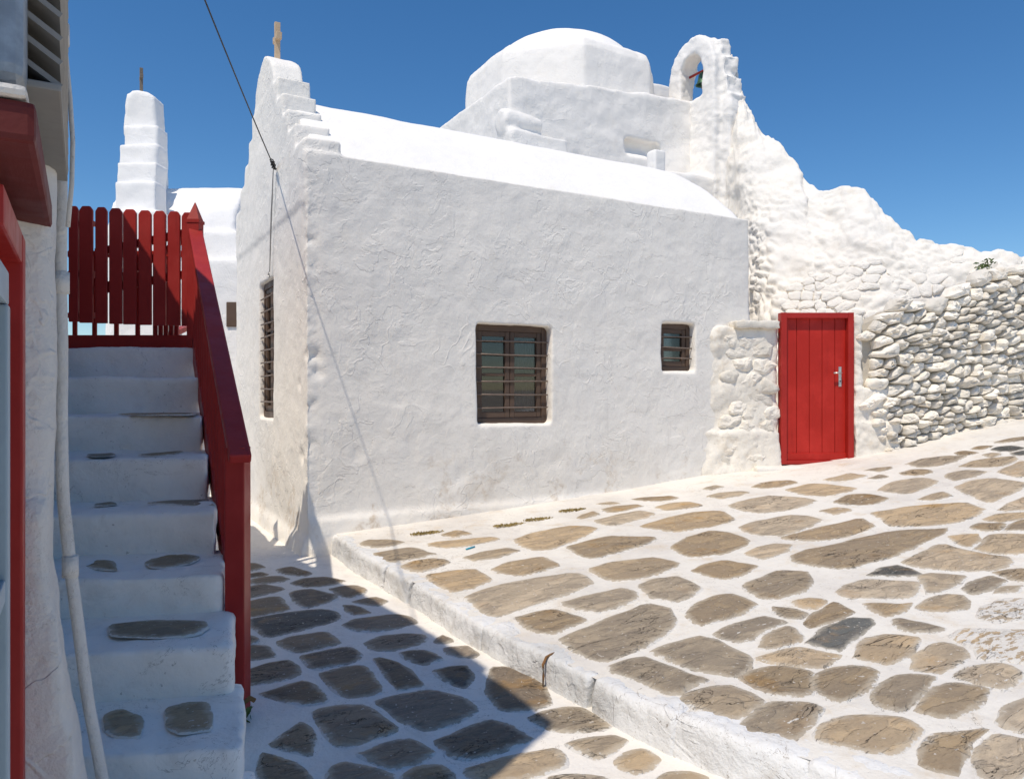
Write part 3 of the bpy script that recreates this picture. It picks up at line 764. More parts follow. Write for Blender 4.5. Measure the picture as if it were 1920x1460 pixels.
w = barred_window(chapel, Vector((0, WIN_SIDE[1], WIN_SIDE[2])), -Y_, X_, WIN_SIDE[1]-WIN_SIDE[0], WIN_SIDE[3]-WIN_SIDE[2], 2, (0.33, 0.66), 9, 0.03, 0.045, (0.05, 0.3))
w['label'] = 'tall brown barred window in the gable wall'
# ================================================================== THE DOMED CHURCH BEHIND
domed = thing('domed_church', 'tall white domed church behind the vaulted chapel, with belfry and rough sloping buttress', 'church', (6.2, 5.5, 0))
TX0, TX1, TY0, TY1, TZ = 4.22, 9.7, 3.86, 7.4, 6.47
def build_tower(bm):
    prism(bm, [(TX0, 0), (TX1, 0), (TX1, TZ+0.36), (TX0+3.8, TZ+0.31), (TX0+1.8, TZ+0.17), (TX0, TZ)], 'y', TY0, TY0+0.5)
    box(bm, TX0, TX1, TY0+0.3, TY1, 0, TZ)
    # block and rounded lump above the vault
    a = on_y(952, 262, 3.55); b = on_y(1063, 282, 3.55)
    box(bm, a.x, b.x, 3.45, TY0+0.1, 3.2, a.z+0.18)
    a = on_y(938, 222, 3.7); b = on_y(1015, 222, 3.7)
    M = Matrix.Translation(((a.x+b.x)/2, 3.74, a.z-0.02)) @ Matrix.Rotation(math.pi/2, 4, 'Y')
    bmesh.ops.create_cone(bm, cap_ends=True, segments=16, radius1=0.20, radius2=0.15, depth=b.x-a.x, matrix=M)
    # low shelf beside the end of the vault
    a = on_y(1300, 338, 3.6); b = on_y(1358, 345, 3.6)
    box(bm, a.x-0.9, b.x+0.5, 3.3, TY0+0.1, 2.0, a.z)
    # little wall between drum and belfry
    a = on_y(1190, 152, 5.0); b = on_y(1280, 160, 5.0)
    box(bm, a.x, b.x, 4.9, 5.2, 6.0, a.z)
def cut_niche(bm):
    a = on_y(1172, 256, TY0); b = on_y(1240, 300, TY0)
    prism(bm, [(TY0-0.2, b.z-0.02), (TY0-0.2, a.z), (TY0+0.20, a.z-0.02), (TY0+0.17, a.z-0.16), (TY0+0.02, b.z-0.02)], 'x', a.x, b.x)
def tower_disp(p):
    d = 0.035*fbm(p, 0.9, 3, 21.0) + 0.016*fbm(p, 3.2, 3, 23.0) + 0.006*fbm(p, 9, 2, 2.0)
    return d
blob('wall', build_tower, M_TOWER, domed, 0.045, [cut_niche], tower_disp, 3)
DC = Vector((6.55, 5.85, 0))
def build_drum(bm):
    a0 = math.atan2(-1.647, -0.665); R = 1.90
    def ring(r, z): return [bm.verts.new((DC.x+r*math.cos(a0+k*math.pi/4), DC.y+r*math.sin(a0+k*math.pi/4), z)) for k in range(8)]
    prof = [(R*1.02, 6.0), (R*1.01, 7.22), (R*1.0, 7.42), (R*0.965, 7.56), (R*0.89, 7.66), (0.7, 7.8)]
    Rg = [ring(r, z) for r, z in prof]
    bm.faces.new(Rg[0][::-1]); bm.faces.new(Rg[-1])
    for a, b in zip(Rg[:-1], Rg[1:]):
        for k in range(8): bm.faces.new((a[k], a[(k+1) % 8], b[(k+1) % 8], b[k]))
def cut_drumwin(bm):
    c = at(884, 160, 15.3); box(bm, c.x-0.5, c.x+0.5, c.y-0.11, c.y+0.11, c.z-0.16, c.z+0.14)
blob('drum', build_drum, M_TOWER, domed, 0.035, [cut_drumwin], rough(0.018, 1.4, 0.006, 6, 8), 3)
c = at(886, 163, 15.28)
bm = bmesh.new(); box(bm, c.x-0.06, c.x+0.06, c.y-0.09, c.y+0.09, c.z-0.16, c.z+0.06)
dw = mesh_obj('drum_window', bevel(bm, 0.01), M_REDF, domed); dw['label'] = 'small red window deep in the drum'
def build_dome(bm):
    bmesh.ops.create_uvsphere(bm, u_segments=48, v_segments=24, radius=1.0, matrix=Matrix.Translation((DC.x, DC.y, 7.1)) @ Matrix.Diagonal((1.66, 1.66, 1.27, 1)))
blob('dome', build_dome, M_ROOF, domed, 0.045, disp=rough(0.014, 1.2, 0.004, 5, 9), smooth_it=4)
# belfry: an arch wall across the corner, bell hung inside
BC = at(1308, 190, 14.0); BW, BT = 1.22, 0.36
def build_belfry(bm):
    x0, x1 = BC.x-BT/2, BC.x+BT/2; y0, y1 = BC.y-BW/2, BC.y+BW/2; zt = 7.96; zb = 3.0
    pr = [(y0, zb)]
    for i in range(13):
        t = math.pi*(1-i/12); pr.append((BC.y + math.cos(t)*BW/2, 7.25+math.sin(t)*(zt-7.25)))
    pr.append((y1, zb))
    prism(bm, pr, 'x', x0, x1)
    for i, (dy, dz, tx) in enumerate(((0.02, 7.74, .22), (-0.06, 7.42, 0.30), (-0.12, 7.06, 0.36), (-0.2, 6.72, .44))):   # broken rubble steps up the near end
        box(bm, BC.x-BT/2+0.16, BC.x+tx, y0+dy-0.02, y0+0.35, 3.5, dz)
def cut_bell(bm):
    w = 0.27; pr = [(BC.y-w, 6.80), (BC.y-w, 7.34)]
    for i in range(11):
        t = math.pi*i/10; pr.append((BC.y-w*math.cos(t), 7.34+math.sin(t)*0.30))
    pr += [(BC.y+w, 7.34), (BC.y+w, 6.80)]
    prism(bm, pr, 'x', BC.x-1.2, BC.x+1.2)
blob('belfry', build_belfry, M_TOWER, domed, 0.03, [cut_bell], lambda p: (0.020+0.05*max(0, min(1, (p.x-BC.x+0.15)*3)))*fbm(p, 2.6, 4, 3)+0.012*fbm(p, 9, 3, 6), 3)
bell_c = Vector((BC.x+0.06, BC.y-0.06, 7.10))
prof = [(0.0, 0.24), (0.04, 0.23), (0.065, 0.19), (0.08, 0.10), (0.10, 0.03), (0.13, 0.0), (0.115, 0.0), (0.085, 0.03)]
V = []; Fc = []; n = 20
for r, z in prof:
    for k_ in range(n): V.append(bell_c + Vector((r*math.cos(2*math.pi*k_/n), r*math.sin(2*math.pi*k_/n), z)))
for i in range(len(prof)-1):
    for k_ in range(n): Fc.append((i*n+k_, i*n+(k_+1) % n, (i+1)*n+(k_+1) % n, (i+1)*n+k_))
bell = mesh_obj('bell', (V, Fc), M_BELL, domed, True)
mesh_obj('clapper', tube_mesh([bell_c+Vector((0, 0, .25)), bell_c+Vector((0, 0, -.02)), bell_c+Vector((0, 0, -.06))], [0.008, 0.012, 0.025], 8), M_IRON, bell, True)
mesh_obj('bell_yoke', tube_mesh([bell_c+Vector((0, -0.26, 0.26)), bell_c+Vector((0, 0.34, 0.26))], 0.022, 8), M_REDF, domed, True)

# buttress: rough sloping mass from the belfry down to the boundary wall
BUT = [((1338, 186, 14.25), (1350, 640, 12.8)), ((1372, 100, 13.9), (1402, 640, 11.3)), ((1403, 195, 13.4), (1436, 640, 10.5)), ((1428, 238, 13.1), (1465, 640, 10.2)),
       ((1496, 306, 12.4), (1545, 640, 9.95)), ((1503, 330, 12.3), (1555, 640, 9.9)), ((1545, 362, 11.9), (1600, 640, 9.8)), ((1592, 352, 11.6), (1650, 640, 9.75)), ((1622, 354, 11.5), (1680, 640, 9.75)),
       ((1645, 388, 11.35), (1705, 640, 9.75)), ((1664, 408, 11.25), (1730, 640, 9.78)), ((1722, 452, 10.95), (1790, 640, 9.82)), ((1800, 464, 10.7), (1860, 640, 9.9)),
       ((1870, 470, 10.55), (1915, 640, 9.98)), ((1925, 484, 10.45), (1965, 640, 10.1)), ((2100, 500, 10.4), (2120, 640, 10.3))]
_br = [at(*a) for a, b in BUT]; _bb = [at(*b) for a, b in BUT]
for p in _bb: p.z = 0.3
_bs = [0.0]
for p, q in zip(_bb[:-1], _bb[1:]): _bs.append(_bs[-1] + max(0.15, (q-p).length))
def but_pt(s, t):
    i = min(max(int(np.searchsorted(_bs, s))-1, 0), len(_bs)-2); f = (s-_bs[i])/(_bs[i+1]-_bs[i])
    R = _br[i].lerp(_br[i+1], f); B = _bb[i].lerp(_bb[i+1], f)
    p = B.lerp(R, t)
    out = Vector((-SA, -CA, 0)).normalized()
    return p + out*(0.32*math.sin(math.pi*min(1, t))*t)
def but_n(s, t):
    a = but_pt(s+0.05, t)-but_pt(s-0.05, t); b = but_pt(s, t+0.02)-but_pt(s, t-0.02)
    n = a.cross(b).normalized()
    if n.dot(EYE-but_pt(s, t)) < 0: n = -n
    return n
NS, NT = 300, 160; V = []; Fc = []
for j in range(NT+4):
    for i in range(NS):
        s = _bs[-1]*i/(NS-1)
        if j < NT:
            t = j/(NT-1); p = but_pt(s, t); n = but_n(s, min(max(t, 0.02), 0.97))
            v = noise.voronoi(Vector((p.x*4.6, p.y*4.6, p.z*7.5)))[0]; e = min(1.0, (v[1]-v[0])*2.6)
            m_low = min(1, max(0, (s-_bs[1])/0.5))*(0.35+0.65*max(0, min(1, (0.80-t)/0.35)))
            m_low *= min(1, max(0.12, 0.55+fbm(p, 0.9, 2, 31)*1.3))
            d = 0.085*m_low*(e-0.5) + 0.05*fbm(p, 1.0, 3, 5) + 0.042*fbm(p, 3.1, 4, 8) + (0.010+0.014*m_low)*fbm(p, 10, 3, 1)
            p = p + n*d
            if t > 0.9:
                p.z += (t-0.9)/0.1*(0.07*fbm(Vector((s*2.2, 0, 0)), 1.5, 3, 2) + 0.04*fbm(Vector((s*9, 0, 0)), 1, 2, 9))
            top = p.copy()
        else:
            k_ = j-NT; p = Vector(V[(NT-1)*NS+i]); bk = Vector((SA, CA, 0))
            p = p + bk*(0.12, 0.45, 0.9, 1.0)[k_]; p.z += (0.03, -0.05, -0.6, 0)[k_]
            if k_ == 3: p.z = 0.0
        V.append(tuple(p))
for j in range(NT+3):
    for i in range(NS-1):
        a = j*NS+i; Fc.append((a, a+1, a+NS+1, a+NS))
buttress = mesh_obj('buttress', (V, Fc), M_RUBBLE, domed, True)
buttress['label'] = 'rough lime-washed rubble buttress sloping down from the belfry'

# ---- stones as pillow-shaped cells
def clip_poly(P, a, b, c):
    """keep a*x+b*y<=c"""
    R = []
    for i in range(len(P)):
        p, q = P[i], P[(i+1) % len(P)]; fp = a*p[0]+b*p[1]-c; fq = a*q[0]+b*q[1]-c
        if fp <= 0: R.append(p)
        if fp*fq < 0:
            t = fp/(fp-fq); R.append((p[0]+(q[0]-p[0])*t, p[1]+(q[1]-p[1])*t))
    return R
def cells(pts, asp):
    pts = np.array(pts)*np.array([1, asp]); out = []
    for i, p in enumerate(pts):
        d = np.hypot(*(pts-p).T); near = np.argsort(d)[1:18]; R = 0.45
        P = [(p[0]-R, p[1]-R), (p[0]+R, p[1]-R), (p[0]+R, p[1]+R), (p[0]-R, p[1]+R)]
        for j in near:
            q = pts[j]; a, b = q-p; P = clip_poly(P, a, b, (q@q-p@p)/2)
            if len(P) < 3: break
        out.append([(x, y/asp) for x, y in P] if len(P) >= 3 else None)
    return out
def scatter(inside, a0, a1, b0, b1, size, asp, seed, relax=3):
    rs = random.Random(seed); pts = []; tries = 0
    while tries < 9000:
        tries += 1; a = rs.uniform(a0, a1); b = rs.uniform(b0, b1)
        if not inside(a, b): continue
        s = size(a, b)
        if all((a-x)**2+((b-y)*asp)**2 > (0.5*(s+q))**2 for x, y, q in pts): pts.append((a, b, s))
    return [(a, b) for a, b, s in pts]
def pillow(cell, mapfn, H, gap, seed, sink=0.06, n=14):
    rs = random.Random(seed)
    P = [Vector(p) for p in cell]; c = sum(P, Vector((0, 0)))/len(P)
    P = [c + (p-c)*max(0.25, ((p-c).length-gap)/max(1e-6, (p-c).length)) for p in P]
    P = resample(chaikin(P, 1, 0.10), n)
    P = [c + (p-c)*(1+0.16*noise.noise(Vector((p.x*10, p.y*13, seed))) + 0.07*rs.uniform(-1, 1)) for p in P]
    ta = rs.uniform(-0.9, 0.9)*H; tb = rs.uniform(-0.3, 1.0)*H; sc = max((p-c).length for p in P)
    V = []; Fc = []
    for sfac, h in ((1.0, -sink), (0.995, 0.12*H), (0.90, 0.62*H), (0.62, 0.92*H), (0.28, 1.0*H)):
        for p in P:
            d = (p-c)*sfac; q = c + d
            hh = h + (ta*d.x + tb*d.y)/sc*(0.6 if h > 0 else 0) + (0.45*H*noise.noise(Vector((q.x*12+seed, q.y*16, seed))) + 0.10*H*rs.uniform(-1, 1) if h > 0 else 0)
            V.append(mapfn(q.x, q.y, hh))
    n_ = len(P); V.append(mapfn(c.x, c.y, H*1.02))
    for k_ in range(4):
        for i in range(n_): Fc.append((k_*n_+i, k_*n_+(i+1) % n_, (k_+1)*n_+(i+1) % n_, (k_+1)*n_+i))
    for i in range(n_): Fc.append((4*n_+i, 4*n_+(i+1) % n_, 5*n_))
    return V, Fc, sc
def orient_out(V, Fc, view):
    a, b, c = [Vector(V[i]) for i in Fc[-1]]
    if (b-a).cross(c-a).dot(view-a) < 0: return [f[::-1] for f in Fc]
    return Fc
def put_stones(pts, asp, mapfn, H, gap, mat, parent, name='stone', limit=300, keep=lambda a, b: True):
    C = cells(pts, asp); S = []
    for i, (p, cl) in enumerate(zip(pts, C)):
        if cl is None or not keep(*p): continue
        V, Fc, sc = pillow(cl, mapfn, H*random.uniform(0.55, 1.35), gap, i*1.37+3, 0.06)
        S.append((sc, V, orient_out(V, Fc, EYE)))
    S.sort(key=lambda t: -t[0])
    for k_, (sc, V, Fc) in enumerate(S[:limit]): mesh_obj(name, (V, Fc), mat, parent, k_ % 6 == 0)
    if len(S) > limit:
        VV = []; FF = []
        for sc, V, Fc in S[limit:]:
            o_ = len(VV); VV += V; FF += [tuple(i+o_ for i in f) for f in Fc]
        tag(mesh_obj('small_stones', (VV, FF), mat, parent, True), kind='stuff')
    return len(S)
# stones showing through the lime on the buttress
def but_map(a, b, h):
    L = max(0.5, (but_pt(a, 1)-but_pt(a, 0)).length); t = b/L
    return but_pt(a, t) + but_n(a, min(max(t, .02), .97))*(h+0.005)
def px_of(p):
    d = p-EYE; Y = SA*d.x+CA*d.y; return CX+F_PX*(CA*d.x-SA*d.y)/Y, CY-F_PX*d.z/Y
def but_in(a, b):
    p = but_map(a, b, 0); x, y = px_of(p)
    if fbm(p, 1.3, 2, 3) < -0.22: return False
    return 1418 < x < 1900 and 425 + max(0, (x-1650)*0.19) < y < 600 and y > 330+(x-1420)*0.30 + 20
pts = scatter(lambda a, b: True, _bs[1], _bs[-1], 1.2, 3.4, lambda a, b: random.uniform(0.10, 0.26), 1.5, 5)
put_stones(pts, 1.5, but_map, 0.022, 0.006, M_RUBBLE, buttress, keep=but_in)

# ================================================================== BOUNDARY WALL WITH THE RED DOOR
bwall = thing('stone_wall', 'white-painted dry-stone boundary wall with a red plank door in it', 'wall', tuple(at(1600, 858, 9.05)))
WP = [(1604, 9.02), (1690, 9.05), (1760, 9.15), (1840, 9.28), (1920, 9.5), (2010, 9.75), (2110, 10.1)]
WTOP = [(1604, 592), (1640, 575), (1690, 553), (1745, 556), (1800, 535), (1835, 512), (1862, 498), (1900, 500), (1960, 505), (2110, 510)]
_wp = []; _ws = [0.0]
for px, d in WP:
    p = at(px, 700, d); _wp.append(Vector((p.x, p.y, 0)))
for p, q in zip(_wp[:-1], _wp[1:]): _ws.append(_ws[-1]+(q-p).length)
def wall_xy(a):
    i = min(max(int(np.searchsorted(_ws, a))-1, 0), len(_ws)-2); f = (a-_ws[i])/(_ws[i+1]-_ws[i])
    return _wp[i].lerp(_wp[i+1], f)
def wall_n(a):
    d = wall_xy(a+0.05)-wall_xy(a-0.05); n = Vector((d.y, -d.x, 0)).normalized()
    return n
def wall_top(a):
    p = wall_xy(a); d = p-EYE; Y = SA*d.x+CA*d.y; x = CX+F_PX*(CA*d.x-SA*d.y)/Y
    py = np.interp(x, [t[0] for t in WTOP], [t[1] for t in WTOP]); return EYE.z-(py-CY)/F_PX*Y
def wall_base(a):
    p = wall_xy(a); return z_up(p.x, p.y)
def wall_map(a, b, h):
    p = wall_xy(a); n = wall_n(a); q = p + n*(h - 0.03*b); return Vector((q.x, q.y, wall_base(a)+b))
WL_ = _ws[-1]
def w_in(a, b): return -0.05 < b < wall_top(a)-wall_base(a)-0.03
def w_size(a, b):
    big = max(0.0, 1-a/0.55)
    s = random.choice((0.07, 0.09, 0.11, 0.14, 0.18, 0.22, 0.27, 0.33)) + 0.08*big
    if b > wall_top(a)-wall_base(a)-0.25: s += 0.06
    return s
pts = scatter(lambda a, b: b < wall_top(a)-wall_base(a)+0.25, -0.25, WL_+0.2, -0.25, 2.6, w_size, 1.6, 11)
nst = put_stones(pts, 1.6, wall_map, 0.115, 0.006, M_STONE, bwall, keep=lambda a, b: a > 0.13 and w_in(a, b))
# earth-and-lime core the stones sit in
V = []; Fc = []; na = 60
for i in range(na):
    a = WL_*i/(na-1); zb = wall_base(a)-0.15; zt = wall_top(a)-0.16; p = wall_xy(a); n = wall_n(a)
    for off, z in ((-0.035, zb), (-0.045, (zb+zt)/2), (-0.085, zt), (-0.50, zt), (-0.55, zb)):
        q = p+n*off; V.append((q.x, q.y, z))
for i in range(na-1):
    for k_ in range(4): Fc.append((i*5+k_, (i+1)*5+k_, (i+1)*5+k_+1, i*5+k_+1))
Fc += [(0, 1, 2, 3, 4), tuple((na-1)*5+k_ for k_ in (4, 3, 2, 1, 0))]
mesh_obj('wall_core', (V, Fc), M_CORE, bwall)
# short plastered length to the left of the door
LW0, LW1 = at(1345, 700, 8.93), at(1462, 700, 9.02); LWd = (LW1-LW0); LWL = LWd.length; LWd.normalize(); LWn = Vector((LWd.y, -LWd.x, 0))
def lw_map(a, b, h):
    p = LW0 + LWd*a + LWn*(h-0.02*b); return Vector((p.x, p.y, 0.38+b))
def build_lw(bm):
    M = Matrix.Translation((LW0.x, LW0.y, 0)) @ Matrix((LWd, -LWn, Vector((0, 0, 1)))).transposed().to_4x4()
    box(bm, -0.25, LWL, 0.0, 0.6, 0.1, 2.20, M); box(bm, -0.3, LWL, -0.05, 0.3, 0.1, 0.95, M)
blob('wall_plaster', build_lw, M_STONE, bwall, 0.03, disp=lambda p: 0.035*fbm(p, 3.0, 4, 3)+0.012*fbm(p, 9, 3, 2))
pts = scatter(lambda a, b: True, -0.2, LWL+0.3, -0.2, 2.1, lambda a, b: random.uniform(0.15, 0.36), 1.5, 4)
put_stones(pts, 1.5, lambda a, b, h: lw_map(min(a, LWL-0.005), b, h-0.005), 0.05, 0.004, M_STONE, bwall, keep=lambda a, b: 0.10 < a < LWL-0.06 and 0.02 < b < 1.76)
# top slab on it
a = at(1376, 606, 8.95); b = at(1458, 606, 8.98)
def build_cap(bm):
    M = Matrix.Translation((LW0.x, LW0.y, 0)) @ Matrix((LWd, -LWn, Vector((0, 0, 1)))).transposed().to_4x4()
    box(bm, 0.20, LWL-0.02, -0.07, 0.5, 2.17, 2.27, M)
blob('stone', build_cap, M_STONE, bwall, 0.02, disp=lambda p: 0.02*fbm(p, 5, 3, 9))
# plastered pier and blocks right of the door
def build_pier(bm):
    for (x0, y0, x1, y1, dd) in ((1601, 590, 1616, 862, .02), (1602, 728, 1668, 800, -.02), (1604, 792, 1690, 856, -.05)):
        p = at(x0, y1, 9.0+dd); q = at(x1, y0, 9.0+dd); M = Matrix.Translation(p) @ CAMROT
        X = (x1-x0)/F_PX*9.0; box(bm, 0, X, 0, 0.4, -0.05, q.z-p.z, M)
blob('wall_plaster', build_pier, M_STONE, bwall, 0.022, disp=lambda p: 0.03*fbm(p, 4.0, 4, 13)+0.012*fbm(p, 12, 3, 2), smooth_it=5)

# ---- the red door
D0 = at(1464, 870, 8.99); DW = (1600-1464)/F_PX*8.99; DH = (870-586)/F_PX*8.99
DM = Matrix.Translation(D0) @ CAMROT
def place(bm, M): bmesh.ops.transform(bm, matrix=M, verts=bm.verts[:]); return bm
bm = bmesh.new(); fr = 0.068
box(bm, 0, fr, -0.02, 0.10, 0.0, DH); box(bm, DW-fr, DW, -0.02, 0.10, 0.0, DH)
box(bm, fr, DW-fr, -0.018, 0.10, DH-fr, DH-0.002); box(bm, fr, DW-fr, -0.016, 0.10, 0.0, 0.045)
bevel(bm, 0.006); door = mesh_obj('door', place(bm, DM), M_REDF, bwall); door['label'] = 'red plank door with steel lever handle in a red frame'
npl = 5; ws = [0.19, 0.21, 0.21, 0.21, 0.18]; x = fr; tot = DW-2*fr
for i in range(npl):
    wd = ws[i]*tot/sum(ws); bm = bmesh.new(); box(bm, x+0.0025, x+wd-0.0025, 0.048, 0.075, 0.05, DH-fr+0.01); bevel(bm, 0.005, 2)
    mesh_obj('plank', place(bm, DM), M_RED, door); x += wd
bm = bmesh.new(); box(bm, fr, DW-fr, 0.068, 0.09, 0.03, DH-0.03); mesh_obj('backing', place(bm, DM), M_REDF, door)
bm = bmesh.new(); box(bm, fr, DW-fr, 0.03, 0.052, 0.045, 0.13); bevel(bm, 0.006); mesh_obj('bottom_rail', place(bm, DM), M_RED, door)
hx = (1578-1464)/F_PX*8.99; hz = (870-706)/F_PX*8.99
bm = bmesh.new(); box(bm, hx-0.018, hx+0.018, 0.040, 0.050, hz-0.12, hz+0.12); bevel(bm, 0.004)
hd = mesh_obj('handle_plate', place(bm, DM), M_STEEL, door)
pts = [DM @ Vector(p) for p in ((hx, 0.045, hz+0.045), (hx, 0.0, hz+0.045), (hx-0.02, -0.012, hz+0.045), (hx-0.10, -0.012, hz+0.043))]
mesh_obj('lever', tube_mesh(pts, 0.010, 8), M_STEEL, hd, True)
pts = [DM @ Vector(p) for p in ((hx+0.001, 0.045, hz-0.055), (hx+0.001, 0.034, hz-0.055))]
mesh_obj('keyhole', tube_mesh(pts, 0.008, 10), M_BLACK, hd, True)
# worn threshold under the door
def build_thr(bm):
    box(bm, -0.35, DW+0.35, -0.22, 0.3, -0.2, -0.012, DM)
tag(blob('threshold', build_thr, M_UPPER, upper_street, 0.025, disp=lambda p: 0.02*fbm(p, 3, 3, 2), smooth_it=6))

# ================================================================== FAR CHAPEL BEHIND THE GATE
far = thing('chapel', 'farther white chapel with a narrow stepped gable and dark cross, behind the picket gate', 'chapel', tuple(on_z(260, 730+1410*1.45/11.5, 0)))
def cbox(bm, px0, px1, pyt, d0, d1, zb=0.0, dpx=None):
    dd = dpx or d0; z = EYE.z-(pyt-CY)/F_PX*d0
    x0 = (px0-CX)/F_PX*dd; x1 = (px1-CX)/F_PX*dd
    M = Matrix.Translation((EYE.x, EYE.y, 0)) @ CAMROT
    box(bm, x0, x1, d0, d1, zb, z, M)
def build_far(bm):
    for px0, px1, pyt, d0 in ((204, 300, 392, 10.4), (212, 292, 337, 10.7), (220, 293, 304, 11.0), (221, 295, 269, 11.3), (231, 296, 235, 11.6)): cbox(bm, px0, px1, pyt, d0, d0+0.36)
    M = Matrix.Translation((EYE.x, EYE.y, 0)) @ CAMROT
    d = 11.9; X = lambda px: (px-CX)/F_PX*d; Z = lambda py: EYE.z-(py-CY)/F_PX*d
    prism(bm, [(X(236), Z(260)), (X(236), Z(228)), (X(242), Z(182)), (X(252), Z(174)), (X(266), Z(172)), (X(282), Z(177)), (X(294), Z(184)), (X(298), Z(228)), (X(299), Z(260))], 'y', 11.8, 12.15, M)
blob('gable', build_far, M_CHAPEL, far, 0.04, disp=rough(0.02, 1.8, 0.006, 6, 3), smooth_it=2)
def build_farv(bm):
    M = Matrix.Translation((EYE.x, EYE.y, 0)) @ CAMROT; pr = []
    for i in range(17):
        t = math.pi*i/16; pr.append((12.4-1.35*math.cos(t), 3.72+0.98*math.sin(t)))
    pr += [(13.75, 0.0), (11.05, 0.0)]
    prism(bm, pr, 'x', (255-CX)/F_PX*12, (480-CX)/F_PX*12, M)
    cbox(bm, 330, 480, 432, 10.9, 12, 0); cbox(bm, 336, 470, 484, 10.4, 11.5, 0)
blob('roof', build_farv, M_CHAPEL, far, 0.05, disp=rough(0.02, 1.2, 0.006, 6, 5), smooth_it=4)
c = at(265, 174, 12.2); cross(far, Vector((c.x, c.y, c.z)), 0.40, 'x', M_OLDWOOD, 0.05)
bm = bmesh.new(); cbox(bm, 424, 446, 566, 10.375, 10.45, EYE.z-(612-CY)/F_PX*10.33); bevel(bm, 0.01); mesh_obj('window', bm, M_BROWN, far)

# ================================================================== STAIRS
stairs = thing('staircase', 'steep white-washed outdoor stairs with slate patches set in the treads, climbing to the gate', 'staircase', tuple(on_z(330, 1460, 0)))
ST = [(2.08, 1575, 475), (2.50, 1400, 458), (2.93, 1210, 437), (3.36, 1078, 420), (3.79, 958, 406), (4.22, 857, 390), (4.65, 779, 380), (5.08, 709, 376), (5.50, 653, 373)]
TILT = math.tan(math.radians(8))
STZ = [0.13] + [EYE.z-(py-CY)/F_PX*d for d, py, px in ST[1:]]
def stair_xy(X, Y): return Vector((EYE.x + CA*X + SA*Y, EYE.y - SA*X + CA*Y, 0))
STEPS = []
for i, (d, py, px) in enumerate(ST):
    zt = STZ[i]; zb = STZ[i]-0.42 if i else -0.1; Xr = (px-CX)/F_PX*d
    d2 = ST[i+1][0] if i < len(ST)-1 else d+1.6; px2 = ST[i+1][2] if i < len(ST)-1 else 330
    Xr2 = (px2-CX)/F_PX*d2
    Xl = -0.635*d; Xl2 = -0.635*d2
    def edge(X, dd, Xrr): return dd + (X-Xrr)*TILT
    q = [stair_xy(Xl, edge(Xl, d, Xr)), stair_xy(Xr, d), stair_xy(Xr2-0.0, d2+0.12), stair_xy(Xl2, edge(Xl2, d2, Xr2)+0.12)]
    zlo = min(zb, -0.1)
    def build(bm, q=q, zt=zt, zlo=zlo):
        prism(bm, [(p.x, p.y) for p in q], 'z', zlo, zt)
    sd = i*3.7
    STEPS.append(blob('step', build, M_STEP, stairs, 0.02, disp=lambda p, sd=sd: 0.013*fbm(p, 2.2, 3, sd)+0.008*fbm(p, 7, 4, sd), smooth_it=3))
SS = [(1, '335 1265 390 1245 430 1265 443 1300 440 1328 370 1325 345 1300'), (1, '537 1240 600 1222 655 1225 668 1280 660 1305 580 1312 545 1290'),
      (2, '357 970 450 962 560 960 640 965 660 980 620 1005 480 1010 370 1005'), (3, '275 785 290 768 340 768 372 797 310 793'), (3, '473 770 510 752 580 747 632 757 600 775 520 788 485 788'),
      (4, '310 588 350 582 362 586 335 592'), (4, '465 585 560 576 650 574 680 592 600 590'), (5, '278 428 360 424 355 434 300 436'), (5, '447 429 580 421 560 430 480 434'), (6, '380 301 520 297 630 298 600 304 440 304')]
for i, t in SS:
    v = [float(k_) for k_ in t.split()]; z0 = STZ[i]+0.003
    pts = [on_z(v[j]/1.698, 600+v[j+1]/1.698, z0) for j in range(0, len(v), 2)]
    flag('paving_stone', pts, lambda x, y, z0=z0: z0+0.004, M_PAVE_U, STEPS[i], 0.1, 0.003, 0.004)

# railing
rail = thing('stair_railing', 'dark red wooden stair railing with slim balusters and a thick square post', 'railing', tuple(on_z(445, 1328, 0)))
pb = on_z(446, 1330, 0.0); pdep = 3.42
def camframe(p): return Matrix.Translation(p) @ CAMROT
post_top = EYE.z-(845-CY)/F_PX*pdep
POST = Vector((pb.x, pb.y, 0)); NEW = at(366, 640, 5.58); NEW.z = 0
pw = 0.088
bm = bmesh.new(); box(bm, -pw/2, pw/2, -pw/2, pw/2, 0.0, post_top+0.02); bevel(bm, 0.006); mesh_obj('post', place(bm, camframe(POST)), M_DRED, rail)
nz1 = EYE.z-(418-CY)/F_PX*5.58; nz0 = STZ[-1]-0.3
bm = bmesh.new(); box(bm, -.045, .045, -.045, .045, nz0, nz1); bevel(bm, 0.005)
newel = mesh_obj('post', place(bm, camframe(NEW)), M_DRED, rail)
bm = bmesh.new(); zt = nz1
for z, w_ in ((0, .05), (0.02, .05)): pass
bmesh.ops.create_cone(bm, cap_ends=True, segments=4, radius1=0.062, radius2=0.004, depth=0.13, matrix=Matrix.Translation((0, 0, nz1+0.085)) @ Matrix.Rotation(math.pi/4, 4, 'Z'))
box(bm, -.05, .05, -.05, .05, nz1-0.005, nz1+0.018)
mesh_obj('finial', place(bm, camframe(NEW)), M_DRED, newel)
hp = POST + Vector((0, 0, post_top+0.02)); hn = NEW + Vector((0, 0, nz1-0.06))
hdir = (hp-hn).normalized(); hp2 = hp + hdir*0.10
bm = bmesh.new(); beam(bm, hn, hp2, 0.095, 0.045); bevel(bm, 0.010, 3); mesh_obj('handrail', bm, M_DRED, rail)
bm = bmesh.new(); beam(bm, hn-Vector((0, 0, .085)), hp-Vector((0, 0, .085)), 0.045, 0.10); bevel(bm, 0.004); mesh_obj('top_rail', bm, M_DRED, rail)
bh = 0.62
lo_n = NEW + Vector((0, 0, STZ[-1]+0.02)); lo_p = POST + Vector((0, 0, post_top-(nz1-0.06-STZ[-1])-0.0+0.05))
